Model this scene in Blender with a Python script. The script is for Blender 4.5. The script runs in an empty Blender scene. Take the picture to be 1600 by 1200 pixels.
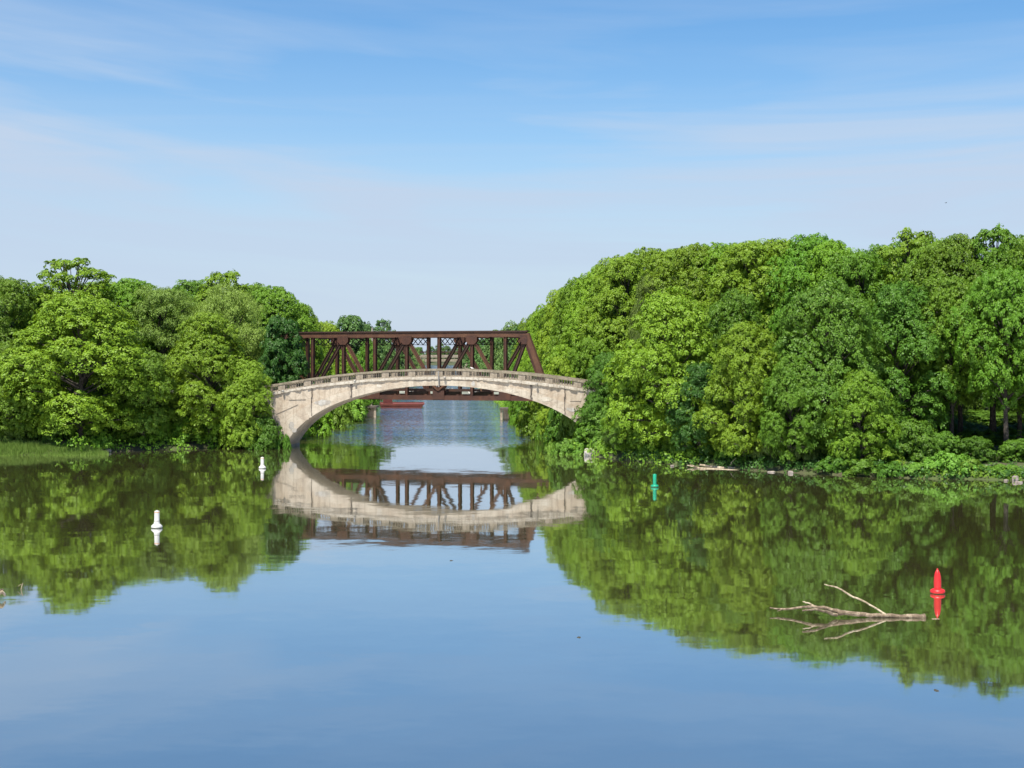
import bpy, math, random
import numpy as np
from mathutils import Vector, Matrix

# ---------------------------------------------------------------- camera, sky, sun, exposure
SC = bpy.context.scene
COL = SC.collection
F, CX, HY, CH = 2300.0, 800.0, 556.0, 8.0      # focal length in photo pixels, centre column, horizon row, eye height

cam = bpy.data.cameras.new('camera')
cam.sensor_width = 36.0
cam.lens = F / 1600.0 * 36.0
cam.shift_y = -44.0 / 1600.0
cam.clip_start = 0.5
cam.clip_end = 20000
camo = bpy.data.objects.new('camera', cam)
COL.objects.link(camo)
camo.location = (0, 0, CH)
camo.rotation_euler = (math.radians(90), 0, 0)
SC.camera = camo

SUN_EL, SUN_AZ = 65.0, 203.0                    # azimuth clockwise from +Y (straight ahead)
world = bpy.data.worlds.new('World')
SC.world = world
world.use_nodes = True
nt = world.node_tree
nt.nodes.clear()
def N(tree, kind, **kw):
    n = tree.nodes.new(kind)
    for k, v in kw.items():
        if k.startswith('i_'):
            n.inputs[int(k[2:])].default_value = v
        else:
            setattr(n, k, v)
    return n
def math_node(tree, op, a=None, b=None, clamp=False):
    n = tree.nodes.new('ShaderNodeMath'); n.operation = op; n.use_clamp = clamp
    for i, v in enumerate((a, b)):
        if v is None: continue
        if isinstance(v, (int, float)): n.inputs[i].default_value = v
        else: tree.links.new(v, n.inputs[i])
    return n.outputs[0]
def ramp(tree, fac, stops):
    n = tree.nodes.new('ShaderNodeValToRGB')
    cr = n.color_ramp
    while len(cr.elements) < len(stops): cr.elements.new(0.5)
    for e, (p, c) in zip(cr.elements, stops):
        e.position = p
        e.color = c if len(c) == 4 else (*c, 1)
    tree.links.new(fac, n.inputs[0])
    return n.outputs[0]
sky = N(nt, 'ShaderNodeTexSky', sky_type='NISHITA', sun_disc=False)
sky.sun_elevation = math.radians(SUN_EL)
sky.sun_rotation = math.radians(SUN_AZ)
sky.altitude = 150
sky.air_density = 1.0
sky.dust_density = 0.55
sky.ozone_density = 3.0
# thin cirrus: a flat layer of stretched noise seen in perspective, over a milky veil low down
geo = N(nt, 'ShaderNodeTexCoord')
sep = N(nt, 'ShaderNodeSeparateXYZ')
nt.links.new(geo.outputs['Generated'], sep.inputs[0])
zc = math_node(nt, 'MAXIMUM', sep.outputs[2], 0.0)
den = math_node(nt, 'ADD', zc, 0.05)
u = math_node(nt, 'DIVIDE', sep.outputs[0], den)
v = math_node(nt, 'DIVIDE', sep.outputs[1], den)
cmb = N(nt, 'ShaderNodeCombineXYZ')
nt.links.new(u, cmb.inputs[0]); nt.links.new(v, cmb.inputs[1])
def cirrus(rot, sx, sy, loc, scale, detail, lo, hi, dist):
    mp = N(nt, 'ShaderNodeMapping')
    mp.inputs['Rotation'].default_value = (0, 0, math.radians(rot))
    mp.inputs['Scale'].default_value = (sx, sy, 1)
    mp.inputs['Location'].default_value = loc
    nt.links.new(cmb.outputs[0], mp.inputs[0])
    n1 = N(nt, 'ShaderNodeTexNoise'); n1.inputs['Scale'].default_value = scale
    n1.inputs['Detail'].default_value = detail; n1.inputs['Roughness'].default_value = 0.55; n1.inputs['Distortion'].default_value = dist
    nt.links.new(mp.outputs[0], n1.inputs['Vector'])
    return ramp(nt, n1.outputs['Fac'], [(lo, (0, 0, 0)), (hi, (1, 1, 1))])
wisps = cirrus(-50, 0.30, 2.2, (1.3, 5.2, 0), 1.1, 8, 0.42, 0.78, 1.0)
# the cloud sheet sags: it hangs higher to the sides than straight ahead
xc = math_node(nt, 'MINIMUM', math_node(nt, 'MAXIMUM', sep.outputs[0], -0.42), 0.42)
sag = math_node(nt, 'ADD', math_node(nt, 'MULTIPLY', xc, -0.05), math_node(nt, 'MULTIPLY', math_node(nt, 'MULTIPLY', xc, xc), 0.16))
ze = math_node(nt, 'MAXIMUM', math_node(nt, 'SUBTRACT', zc, sag), 0.0)
cmb2 = N(nt, 'ShaderNodeCombineXYZ')
nt.links.new(math_node(nt, 'MULTIPLY', sep.outputs[0], 1.5), cmb2.inputs[0])
nt.links.new(math_node(nt, 'MULTIPLY', sep.outputs[1], 1.5), cmb2.inputs[1])
nt.links.new(math_node(nt, 'MULTIPLY', ze, 17.0), cmb2.inputs[2])
ns = N(nt, 'ShaderNodeTexNoise'); ns.inputs['Scale'].default_value = 1.5
ns.inputs['Detail'].default_value = 5; ns.inputs['Roughness'].default_value = 0.5; ns.inputs['Distortion'].default_value = 0.6
nt.links.new(cmb2.outputs[0], ns.inputs['Vector'])
streak = ramp(nt, ns.outputs['Fac'], [(0.40, (0, 0, 0)), (0.60, (1, 1, 1))])
cl = math_node(nt, 'ADD', math_node(nt, 'MULTIPLY', streak, 0.75), math_node(nt, 'MULTIPLY', wisps, 0.18), clamp=True)
thick = ramp(nt, ze, [(0.0, (0.05, 0.05, 0.05)), (0.07, (0.25, 0.25, 0.25)), (0.11, (0.90, 0.90, 0.90)), (0.16, (0.78, 0.78, 0.78)), (0.21, (0.28, 0.28, 0.28)), (0.30, (0.08, 0.08, 0.08)), (1.0, (0.06, 0.06, 0.06))])
base_veil = ramp(nt, ze, [(0.0, (0.95, 0.95, 0.95)), (0.07, (0.74, 0.74, 0.74)), (0.115, (0.38, 0.38, 0.38)), (0.15, (0.16, 0.16, 0.16)), (0.21, (0.05, 0.05, 0.05)), (0.30, (0, 0, 0))])
fac = math_node(nt, 'ADD', math_node(nt, 'MULTIPLY', cl, thick), base_veil, clamp=True)
fac = math_node(nt, 'MULTIPLY', fac, 0.95)
mixc = N(nt, 'ShaderNodeMix', data_type='RGBA')
nt.links.new(fac, mixc.inputs['Factor'])
hsv = N(nt, 'ShaderNodeHueSaturation')
hsv.inputs['Saturation'].default_value = 1.3
hsv.inputs['Value'].default_value = 1.0
nt.links.new(sky.outputs[0], hsv.inputs['Color'])
nt.links.new(hsv.outputs[0], mixc.inputs['A'])
mixc.inputs['B'].default_value = (3.55, 4.3, 5.4, 1)
bg = N(nt, 'ShaderNodeBackground')
bg.inputs['Strength'].default_value = 0.080
nt.links.new(mixc.outputs['Result'], bg.inputs[0])
wo = N(nt, 'ShaderNodeOutputWorld')
nt.links.new(bg.outputs[0], wo.inputs[0])

sl = bpy.data.lights.new('sun', 'SUN')
sl.energy = 5.0
sl.angle = math.radians(0.53)
sl.color = (1.0, 0.94, 0.83)
so = bpy.data.objects.new('sun', sl)
COL.objects.link(so)
_a, _e = math.radians(SUN_AZ), math.radians(SUN_EL)
sdir = Vector((math.sin(_a) * math.cos(_e), math.cos(_a) * math.cos(_e), math.sin(_e)))
so.rotation_euler = sdir.to_track_quat('Z', 'Y').to_euler()
so.location = sdir * 200

SC.view_settings.view_transform = 'Standard'
SC.view_settings.look = 'None'
SC.view_settings.exposure = 0.95
SC.view_settings.gamma = 1.0
SC.view_settings.use_curve_mapping = False
SC.render.engine = 'CYCLES'
SC.cycles.use_denoising = True
SC.cycles.max_bounces = 6
SC.cycles.diffuse_bounces = 2
SC.cycles.glossy_bounces = 3
SC.cycles.transmission_bounces = 4
SC.cycles.transparent_max_bounces = 4

# ---------------------------------------------------------------- helpers
rng = np.random.default_rng(7)
random.seed(7)

def P(px, py, d):
    return Vector(((px - CX) * d / F, d, CH + (HY - py) * d / F))
def dist_of(py):                                 # distance of a water-level point seen at that row
    return F * CH / (py - HY)
def W(px, py):
    d = dist_of(py)
    return Vector(((px - CX) * d / F, d, 0.0))

def tag(o, label=None, cat=None, group=None, kind=None):
    if label: o['label'] = label
    if cat: o['category'] = cat
    if group: o['group'] = group
    if kind: o['kind'] = kind
    return o
def empty(name, loc=(0, 0, 0), rz=0.0, scale=None):
    o = bpy.data.objects.new(name, None)
    o.empty_display_size = 0.3
    COL.objects.link(o)
    o.location = loc
    o.rotation_euler = (0, 0, rz)
    if scale: o.scale = scale
    return o
def link(name, me, parent=None, mat=None):
    o = bpy.data.objects.new(name, me)
    COL.objects.link(o)
    if parent is not None: o.parent = parent
    if mat is not None and not me.materials: me.materials.append(mat)
    return o

class MB:
    """collects geometry for one mesh"""
    def __init__(self):
        self.v = []; self.f = []; self.sm = []
    def add(self, vs, fs, smooth=False):
        b = len(self.v)
        self.v += [tuple(p) for p in vs]
        self.f += [tuple(b + i for i in f) for f in fs]
        self.sm += [smooth] * len(fs)
    def box(self, c, s, rot=None):
        hx, hy, hz = s[0] / 2, s[1] / 2, s[2] / 2
        vs = [Vector((x, y, z)) for z in (-hz, hz) for (x, y) in ((-hx, -hy), (hx, -hy), (hx, hy), (-hx, hy))]
        if rot is not None: vs = [rot @ q for q in vs]
        c = Vector(c)
        self.add([q + c for q in vs], [(3, 2, 1, 0), (4, 5, 6, 7), (0, 1, 5, 4), (1, 2, 6, 5), (2, 3, 7, 6), (3, 0, 4, 7)])
    def beam(self, p, q, w, h, side=None):
        """bar from p to q; w across (along side), h the other way"""
        p, q = Vector(p), Vector(q)
        t = (q - p).normalized()
        side = Vector(side) if side is not None else t.cross(Vector((0, 0, 1)))
        side = (side - t * side.dot(t)).normalized()
        up = side.cross(t).normalized()
        vs = []
        for e in (p, q):
            for a, b in ((-1, -1), (1, -1), (1, 1), (-1, 1)):
                vs.append(e + side * (a * w / 2) + up * (b * h / 2))
        self.add(vs, [(3, 2, 1, 0), (4, 5, 6, 7), (0, 1, 5, 4), (1, 2, 6, 5), (2, 3, 7, 6), (3, 0, 4, 7)])
    def tube(self, pts, rad, n=8, caps=True, smooth=True, wob=0.0):
        pts = [Vector(p) for p in pts]
        rings = []
        ref = Vector((0.3, 0.9, 0.2)).normalized()
        for i, p in enumerate(pts):
            t = (pts[min(i + 1, len(pts) - 1)] - pts[max(i - 1, 0)]).normalized()
            a = t.cross(ref)
            if a.length < 1e-3: a = t.cross(Vector((1, 0, 0)))
            a.normalize(); b = t.cross(a)
            rings.append([p + (a * math.cos(k * 2 * math.pi / n) + b * math.sin(k * 2 * math.pi / n)) * rad[i] * (1 + random.uniform(-wob, wob)) for k in range(n)])
        vs = [q for r in rings for q in r]
        fs = [(i * n + k, i * n + (k + 1) % n, (i + 1) * n + (k + 1) % n, (i + 1) * n + k) for i in range(len(pts) - 1) for k in range(n)]
        self.add(vs, fs, smooth)
        if caps:
            self.add(rings[0], [tuple(range(n))[::-1]]); self.add(rings[-1], [tuple(range(n))])
    def lathe(self, prof, n=20, c=(0, 0, 0)):
        vs = []
        for r, z in prof:
            for k in range(n):
                a = 2 * math.pi * k / n
                vs.append((c[0] + r * math.cos(a), c[1] + r * math.sin(a), c[2] + z))
        fs = [(i * n + k, i * n + (k + 1) % n, (i + 1) * n + (k + 1) % n, (i + 1) * n + k) for i in range(len(prof) - 1) for k in range(n)]
        self.add(vs, fs, True)
        self.add(vs[:n], [tuple(range(n))[::-1]]); self.add(vs[-n:], [tuple(range(n))])
    def mesh(self, name):
        me = bpy.data.meshes.new(name)
        me.from_pydata(self.v, [], self.f)
        me.polygons.foreach_set('use_smooth', self.sm)
        me.update()
        return me
    def build(self, name, mat, parent=None):
        me = self.mesh(name)
        me.materials.append(mat)
        o = bpy.data.objects.new(name, me)
        COL.objects.link(o)
        if parent is not None: o.parent = parent
        return o

# ---------------------------------------------------------------- materials
def new_mat(name):
    m = bpy.data.materials.new(name)
    m.use_nodes = True
    t = m.node_tree
    b = t.nodes['Principled BSDF']
    return m, t, b
def noise(t, scale, detail=4, rough=0.55, coord='Object', vec=None, dist=0.0):
    n = t.nodes.new('ShaderNodeTexNoise')
    n.inputs['Scale'].default_value = scale; n.inputs['Detail'].default_value = detail
    n.inputs['Roughness'].default_value = rough; n.inputs['Distortion'].default_value = dist
    if vec is None:
        tc = t.nodes.new('ShaderNodeTexCoord'); vec = tc.outputs[coord]
    t.links.new(vec, n.inputs['Vector'])
    return n
def mix(t, fac, a, b):
    n = t.nodes.new('ShaderNodeMix'); n.data_type = 'RGBA'
    for s, vv in (('Factor', fac), ('A', a), ('B', b)):
        if hasattr(vv, 'is_linked') or hasattr(vv, 'links'): t.links.new(vv, n.inputs[s])
        elif s == 'Factor': n.inputs[s].default_value = vv
        else: n.inputs[s].default_value = (*vv, 1)
    return n.outputs['Result']
def bump(t, b, h, strength, distance):
    n = t.nodes.new('ShaderNodeBump')
    n.inputs['Strength'].default_value = strength; n.inputs['Distance'].default_value = distance
    t.links.new(h, n.inputs['Height']); t.links.new(n.outputs[0], b.inputs['Normal'])

def leaf_mat(name, c_dark, c_light, trans=0.38, rough=0.5):
    m, t, b = new_mat(name)
    at = t.nodes.new('ShaderNodeAttribute'); at.attribute_name = 'rnd'
    oi = t.nodes.new('ShaderNodeObjectInfo')
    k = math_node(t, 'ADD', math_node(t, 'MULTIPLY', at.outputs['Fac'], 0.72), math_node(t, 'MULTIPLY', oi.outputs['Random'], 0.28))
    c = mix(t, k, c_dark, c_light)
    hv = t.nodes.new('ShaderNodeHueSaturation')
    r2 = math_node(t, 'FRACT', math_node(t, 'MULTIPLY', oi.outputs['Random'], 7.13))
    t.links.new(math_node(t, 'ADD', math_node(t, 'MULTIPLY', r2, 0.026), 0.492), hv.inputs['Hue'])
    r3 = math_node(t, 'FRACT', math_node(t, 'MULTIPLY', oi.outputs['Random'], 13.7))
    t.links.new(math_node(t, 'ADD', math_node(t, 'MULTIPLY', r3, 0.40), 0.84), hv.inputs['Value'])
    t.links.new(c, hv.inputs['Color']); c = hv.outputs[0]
    t.links.new(c, b.inputs['Base Color'])
    b.inputs['Roughness'].default_value = rough
    b.inputs['Specular IOR Level'].default_value = 0.22
    tr = t.nodes.new('ShaderNodeBsdfTranslucent')
    hs = t.nodes.new('ShaderNodeHueSaturation')
    hs.inputs['Hue'].default_value = 0.485; hs.inputs['Saturation'].default_value = 1.1; hs.inputs['Value'].default_value = 1.15
    t.links.new(c, hs.inputs['Color']); t.links.new(hs.outputs[0], tr.inputs['Color'])
    ms = t.nodes.new('ShaderNodeMixShader'); ms.inputs[0].default_value = trans
    t.links.new(b.outputs[0], ms.inputs[1]); t.links.new(tr.outputs[0], ms.inputs[2])
    t.links.new(ms.outputs[0], t.nodes['Material Output'].inputs['Surface'])
    return m
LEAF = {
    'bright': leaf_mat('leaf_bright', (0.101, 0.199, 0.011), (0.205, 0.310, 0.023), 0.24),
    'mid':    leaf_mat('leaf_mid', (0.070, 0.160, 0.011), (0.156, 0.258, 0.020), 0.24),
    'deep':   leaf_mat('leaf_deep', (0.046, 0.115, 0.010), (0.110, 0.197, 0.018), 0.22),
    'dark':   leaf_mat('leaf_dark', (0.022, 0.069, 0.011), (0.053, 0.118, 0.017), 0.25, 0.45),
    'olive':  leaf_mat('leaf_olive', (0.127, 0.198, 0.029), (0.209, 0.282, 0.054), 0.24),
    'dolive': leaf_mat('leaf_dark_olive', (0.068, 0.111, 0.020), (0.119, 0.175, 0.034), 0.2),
    'far':    leaf_mat('leaf_far_haze', (0.073, 0.149, 0.036), (0.127, 0.209, 0.052), 0.2),  # paler, bluer green: distance haze put into the leaf colour
    'shrub':  leaf_mat('leaf_shrub', (0.079, 0.175, 0.015), (0.171, 0.277, 0.034), 0.22),
}
def bark_mat(name, a, b2):
    m, t, b = new_mat(name)
    n = noise(t, 5.5, 8, 0.72, dist=0.8)
    c = ramp(t, n.outputs['Fac'], [(0.36, tuple(x * 0.7 for x in a)), (0.48, a), (0.66, b2)])
    t.links.new(c, b.inputs['Base Color'])
    b.inputs['Roughness'].default_value = 0.9
    bump(t, b, noise(t, 14, 4).outputs['Fac'], 0.6, 0.05)
    return m
M_BARK = bark_mat('bark', (0.035, 0.028, 0.022), (0.12, 0.10, 0.08))
M_DRIFT = bark_mat('driftwood', (0.1274, 0.0923, 0.0585), (0.3315, 0.2639, 0.1859))
M_DRIFT_PALE = bark_mat('pale_driftwood', (0.2639, 0.2093, 0.1365), (0.4875, 0.4290, 0.3211))
M_TWIG = bark_mat('twig', (0.03, 0.03, 0.02), (0.07, 0.06, 0.04))

def concrete_mat(name, base, pale, stain, scale=1.0):
    m, t, b = new_mat(name)
    tc = t.nodes.new('ShaderNodeTexCoord')
    n1 = noise(t, 0.55 * scale, 6, 0.6, vec=tc.outputs['Object'], dist=0.6)
    c = mix(t, ramp(t, n1.outputs['Fac'], [(0.42, (0, 0, 0)), (0.56, (1, 1, 1))]), base, pale)
    n4 = noise(t, 0.9 * scale, 9, 0.72, vec=tc.outputs['Object'], dist=1.4)
    c = mix(t, math_node(t, 'MULTIPLY', ramp(t, n4.outputs['Fac'], [(0.53, (0, 0, 0)), (0.62, (1, 1, 1))]), 0.32), c, tuple(x * 0.62 for x in base))
    vo = t.nodes.new('ShaderNodeTexVoronoi'); vo.feature = 'DISTANCE_TO_EDGE'; vo.inputs['Scale'].default_value = 0.7 * scale
    vm = t.nodes.new('ShaderNodeVectorMath'); vm.operation = 'ADD'
    t.links.new(tc.outputs['Object'], vm.inputs[0]); t.links.new(n1.outputs['Color'], vm.inputs[1]); t.links.new(vm.outputs[0], vo.inputs['Vector'])
    c = mix(t, math_node(t, 'MULTIPLY', ramp(t, vo.outputs['Distance'], [(0.0, (1, 1, 1)), (0.022, (0, 0, 0))]), 0.35), c, tuple(x * 0.35 for x in base))
    # vertical rain streaks
    mpn = t.nodes.new('ShaderNodeMapping'); mpn.inputs['Scale'].default_value = (2.6 * scale, 2.6 * scale, 0.22 * scale)
    t.links.new(tc.outputs['Object'], mpn.inputs[0])
    n2 = noise(t, 1.0, 5, 0.6, vec=mpn.outputs[0])
    c = mix(t, math_node(t, 'MULTIPLY', ramp(t, n2.outputs['Fac'], [(0.50, (0, 0, 0)), (0.70, (1, 1, 1))]), 0.8), c, stain)
    n3 = noise(t, 2.4 * scale, 8, 0.7, vec=tc.outputs['Object'])
    c = mix(t, math_node(t, 'MULTIPLY', ramp(t, n3.outputs['Fac'], [(0.52, (0, 0, 0)), (0.75, (1, 1, 1))]), 0.55), c, tuple(x * 0.55 for x in base))
    t.links.new(c, b.inputs['Base Color'])
    b.inputs['Roughness'].default_value = 0.92
    bump(t, b, noise(t, 5 * scale, 8, 0.7, vec=tc.outputs['Object']).outputs['Fac'], 0.7, 0.06)
    return m
M_CONC = concrete_mat('weathered_concrete', (0.345, 0.278, 0.205), (0.415, 0.355, 0.278), (0.230, 0.180, 0.132))
M_RING = concrete_mat('arch_ring_concrete', (0.350, 0.290, 0.222), (0.435, 0.380, 0.302), (0.240, 0.195, 0.148))
M_LEDGE = concrete_mat('broken_ledge_concrete', (0.400, 0.350, 0.275), (0.490, 0.445, 0.370), (0.260, 0.215, 0.165), 1.6)
M_PARA = concrete_mat('parapet_concrete', (0.225, 0.186, 0.136), (0.296, 0.254, 0.198), (0.142, 0.115, 0.083), 1.4)
M_CAP = concrete_mat('parapet_cap_concrete', (0.178, 0.151, 0.104), (0.249, 0.213, 0.154), (0.118, 0.098, 0.065), 1.4)
M_PALEC = concrete_mat('pale_concrete', (0.296, 0.278, 0.249), (0.390, 0.373, 0.338), (0.178, 0.160, 0.136), 1.2)
M_WHITEC = concrete_mat('whitish_concrete', (0.3315, 0.3068, 0.2669), (0.3927, 0.3723, 0.3375), (0.2261, 0.1913, 0.1513), 1.6)

def rust_mat(name, a, b2, c3):
    m, t, b = new_mat(name)
    n = noise(t, 1.1, 7, 0.62, dist=0.4)
    c = ramp(t, n.outputs['Fac'], [(0.3, a), (0.52, b2), (0.74, c3)])
    t.links.new(c, b.inputs['Base Color'])
    b.inputs['Roughness'].default_value = 0.72
    bump(t, b, noise(t, 16, 5).outputs['Fac'], 0.3, 0.02)
    return m
M_RUST = rust_mat('rusted_steel', (0.0280, 0.0095, 0.0049), (0.0542, 0.0182, 0.0082), (0.0870, 0.0310, 0.0120))
M_RUST_D = rust_mat('dark_rusted_steel', (0.0175, 0.0077, 0.0039), (0.0350, 0.0129, 0.0061), (0.0580, 0.0216, 0.0088))
M_RUST_L = rust_mat('light_rusted_steel', (0.0485, 0.0179, 0.0079), (0.0800, 0.0317, 0.0136), (0.1146, 0.0523, 0.0224))

def plain(name, col, rough=0.5, var=0.12, scale=3.0, spec=0.4):
    m, t, b = new_mat(name)
    n = noise(t, scale, 5, 0.6)
    lo = tuple(c * (1 - var * 1.6) for c in col); hi = tuple(min(1, c * (1 + var)) for c in col)
    t.links.new(ramp(t, n.outputs['Fac'], [(0.3, lo), (0.7, hi)]), b.inputs['Base Color'])
    b.inputs['Roughness'].default_value = rough
    b.inputs['Specular IOR Level'].default_value = spec
    return m
M_WHITE = plain('white_buoy_plastic', (0.475, 0.468, 0.439), 0.45, 0.05)
M_ALGAE = plain('waterline_algae', (0.05, 0.06, 0.025), 0.9, 0.3)
M_ORANGE = plain('orange_band', (0.72, 0.24, 0.05), 0.5)
M_RED = plain('red_buoy_plastic', (0.518, 0.016, 0.017), 0.4, 0.08)
M_GREEN = plain('green_buoy_plastic', (0.009, 0.259, 0.144), 0.4, 0.08)
M_BARGE = plain('red_barge_paint', (0.15, 0.034, 0.022), 0.6, 0.2, 1.2)
M_BARGE_D = plain('dark_barge_paint', (0.101, 0.022, 0.018), 0.7, 0.2)
M_DARK = plain('dark_joint', (0.085, 0.07, 0.058), 0.9, 0.25)
M_PIPE = plain('grey_pipe', (0.26, 0.25, 0.235), 0.6, 0.15)
M_PANEL = plain('pale_painted_panel', (0.302, 0.331, 0.288), 0.8, 0.22, 1.5)
M_PAINTW = plain('white_spray_paint', (0.562, 0.547, 0.504), 0.8, 0.08, 4)
M_BIRD_W = plain('white_feathers', (0.562, 0.554, 0.533), 0.8, 0.05)
M_BIRD_D = plain('dark_feathers', (0.06, 0.06, 0.065), 0.8)
M_POLE = plain('weathered_wood_pole', (0.302, 0.274, 0.230), 0.9, 0.15)
M_STONE = concrete_mat('bank_stone', (0.206, 0.174, 0.149), (0.304, 0.269, 0.240), (0.116, 0.091, 0.074), 3.0)

# ---------------------------------------------------------------- terrain and water
SHORE = [(-900, 60), (-300, 92), (-120, 108), (-60, 115.5), (-41, 118.5), (-34.5, 119.0), (-32.5, 123.5), (-27, 127.2), (-21.5, 129.5), (-20.2, 131),
         (-20.3, 150), (-20.0, 198), (-24, 262), (-64, 1000), (-78, 1250),
         (-50, 1255), (-37, 1000), (-3.2, 262), (0.3, 198), (5.0, 160), (6.5, 128), (4.2, 122), (6.5, 117), (8.5, 113.2), (13.5, 106.5),
         (18, 101.3), (26, 96.0), (33.5, 94.4), (60, 89), (150, 72), (420, 40), (900, 0),
         (900, -500), (-900, -500)]
_S = np.array(SHORE)
def sdf(x, y):
    """positive on land, negative on water"""
    x = np.asarray(x, float); y = np.asarray(y, float)
    d = np.full(x.shape, 1e9); inside = np.zeros(x.shape, bool)
    n = len(_S)
    for i in range(n):
        ax, ay = _S[i]; bx, by = _S[(i + 1) % n]
        ex, ey = bx - ax, by - ay
        tt = np.clip(((x - ax) * ex + (y - ay) * ey) / (ex * ex + ey * ey), 0, 1)
        d = np.minimum(d, np.hypot(x - ax - tt * ex, y - ay - tt * ey))
        cond = ((ay > y) != (by > y))
        with np.errstate(divide='ignore', invalid='ignore'):
            xi = (bx - ax) * (y - ay) / (by - ay if by != ay else 1e-9) + ax
        inside ^= cond & (x < xi)
    return np.where(inside, -d, d)
def gz(x, y):
    x = np.asarray(x, float); y = np.asarray(y, float)
    s = sdf(x, y)
    wob = 0.5 * np.sin(x * 0.31 + 1.3) * np.sin(y * 0.27) + 0.28 * np.sin(x * 0.83 + y * 0.61) + 0.12 * np.sin(x * 2.1 - y * 1.7)
    land = 0.04 + 0.30 * (1 - np.exp(-s / 0.8)) + 1.3 * (1 - np.exp(-np.maximum(s, 0) / 16)) + wob * 0.45 * np.clip(s / 6, 0, 1)
    for (cx, cy, r, h) in ((-36, 141, 6, 2.6), (20, 128, 7, 2.2), (-38, 158, 12, 2.5), (22, 142, 12, 2.5)):
        land = land + h * np.exp(-((x - cx) ** 2 + (y - cy) ** 2) / (2 * r * r)) * np.clip(s / 5, 0, 1)
    bed = np.maximum(-0.05 + s * 0.5, -2.2)
    return np.where(s > 0, land, bed)

def axis(segs):
    out = []
    for a, b, st in segs: out += list(np.arange(a, b, st))
    out.append(segs[-1][1]); return np.array(out, float)
gx = axis([(-6000, -900, 600), (-900, -150, 50), (-150, -62, 6), (-62, 62, 1.0), (62, 150, 6), (150, 900, 50), (900, 6000, 600)])
gy = axis([(-500, -20, 60), (-20, 84, 8), (84, 215, 1.0), (215, 420, 4), (420, 1400, 20), (1400, 8000, 600)])
GX, GY = np.meshgrid(gx, gy)
GZ = gz(GX, GY)
verts = np.stack([GX, GY, GZ], -1).reshape(-1, 3)
nx, ny = len(gx), len(gy)
idx = np.arange(nx * ny).reshape(ny, nx)
quads = np.stack([idx[:-1, :-1], idx[:-1, 1:], idx[1:, 1:], idx[1:, :-1]], -1).reshape(-1, 4)
me = bpy.data.meshes.new('ground')
me.from_pydata(verts.tolist(), [], quads.tolist())
me.polygons.foreach_set('use_smooth', [True] * len(me.polygons))
m, t, b = new_mat('ground_soil_and_grass')
g1 = noise(t, 0.35, 6, 0.6)
g2 = noise(t, 2.5, 6, 0.7)
c = mix(t, ramp(t, g1.outputs['Fac'], [(0.40, (0, 0, 0)), (0.58, (1, 1, 1))]), (0.045, 0.036, 0.022), (0.045, 0.070, 0.014))
c = mix(t, math_node(t, 'MULTIPLY', ramp(t, g2.outputs['Fac'], [(0.42, (0, 0, 0)), (0.7, (1, 1, 1))]), 0.5), c, (0.075, 0.088, 0.028))
t.links.new(c, b.inputs['Base Color']); b.inputs['Roughness'].default_value = 1.0
bump(t, b, g2.outputs['Fac'], 0.8, 0.12)
tag(link('ground', me, mat=m), kind='structure')

me = bpy.data.meshes.new('water')
me.from_pydata([(-2500, -450, 0), (2500, -450, 0), (2500, 1600, 0), (-2500, 1600, 0)], [], [(0, 1, 2, 3)])
m, t, b = new_mat('river_water')
tc = t.nodes.new('ShaderNodeTexCoord')
sp = t.nodes.new('ShaderNodeSeparateXYZ'); t.links.new(tc.outputs['Object'], sp.inputs[0])
def slope(scale, sx, sy, detail):
    mpn = t.nodes.new('ShaderNodeMapping'); mpn.inputs['Scale'].default_value = (sx, sy, 1)
    t.links.new(tc.outputs['Object'], mpn.inputs[0])
    n = noise(t, scale, detail, 0.55, vec=mpn.outputs[0])
    v1 = t.nodes.new('ShaderNodeVectorMath'); v1.operation = 'SUBTRACT'; v1.inputs[1].default_value = (0.5, 0.5, 0.5)
    t.links.new(n.outputs['Color'], v1.inputs[0])
    return v1.outputs[0]
def vscale(vec, s):
    n = t.nodes.new('ShaderNodeVectorMath'); n.operation = 'SCALE'
    t.links.new(vec, n.inputs[0])
    if isinstance(s, (int, float)): n.inputs['Scale'].default_value = s
    else: t.links.new(s, n.inputs['Scale'])
    return n.outputs[0]
def vadd(a, b2):
    n = t.nodes.new('ShaderNodeVectorMath'); n.operation = 'ADD'
    t.links.new(a, n.inputs[0])
    if isinstance(b2, tuple): n.inputs[1].default_value = b2
    else: t.links.new(b2, n.inputs[1])
    return n.outputs[0]
# ruffled by wind in the canal beyond the arch, nearly still in the basin
mr = t.nodes.new('ShaderNodeMapRange'); mr.interpolation_type = 'SMOOTHSTEP'
mr.inputs['From Min'].default_value = 124; mr.inputs['From Max'].default_value = 152
t.links.new(sp.outputs[1], mr.inputs['Value'])
mpb = t.nodes.new('ShaderNodeMapping'); mpb.inputs['Scale'].default_value = (0.025, 0.11, 1)
t.links.new(tc.outputs['Object'], mpb.inputs[0])
band = ramp(t, noise(t, 1.0, 3, 0.5, vec=mpb.outputs[0]).outputs['Fac'], [(0.36, (0.45, 0.45, 0.45)), (0.6, (1, 1, 1))])
windy = math_node(t, 'MULTIPLY', mr.outputs[0], band)
mpc = t.nodes.new('ShaderNodeMapping'); mpc.inputs['Scale'].default_value = (0.03, 0.06, 1)
t.links.new(tc.outputs['Object'], mpc.inputs[0])
patch = ramp(t, noise(t, 1.0, 2, 0.5, vec=mpc.outputs[0]).outputs['Fac'], [(0.4, (0.5, 0.5, 0.5)), (0.65, (1, 1, 1))])
calm_amp = math_node(t, 'MULTIPLY', patch, 0.017)
s_big = slope(0.55, 0.6, 1.0, 2)
s_fine = slope(2.6, 0.55, 1.0, 3)
vec = vadd(vscale(s_big, calm_amp), vscale(s_fine, math_node(t, 'MULTIPLY', calm_amp, 0.7)))
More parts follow.
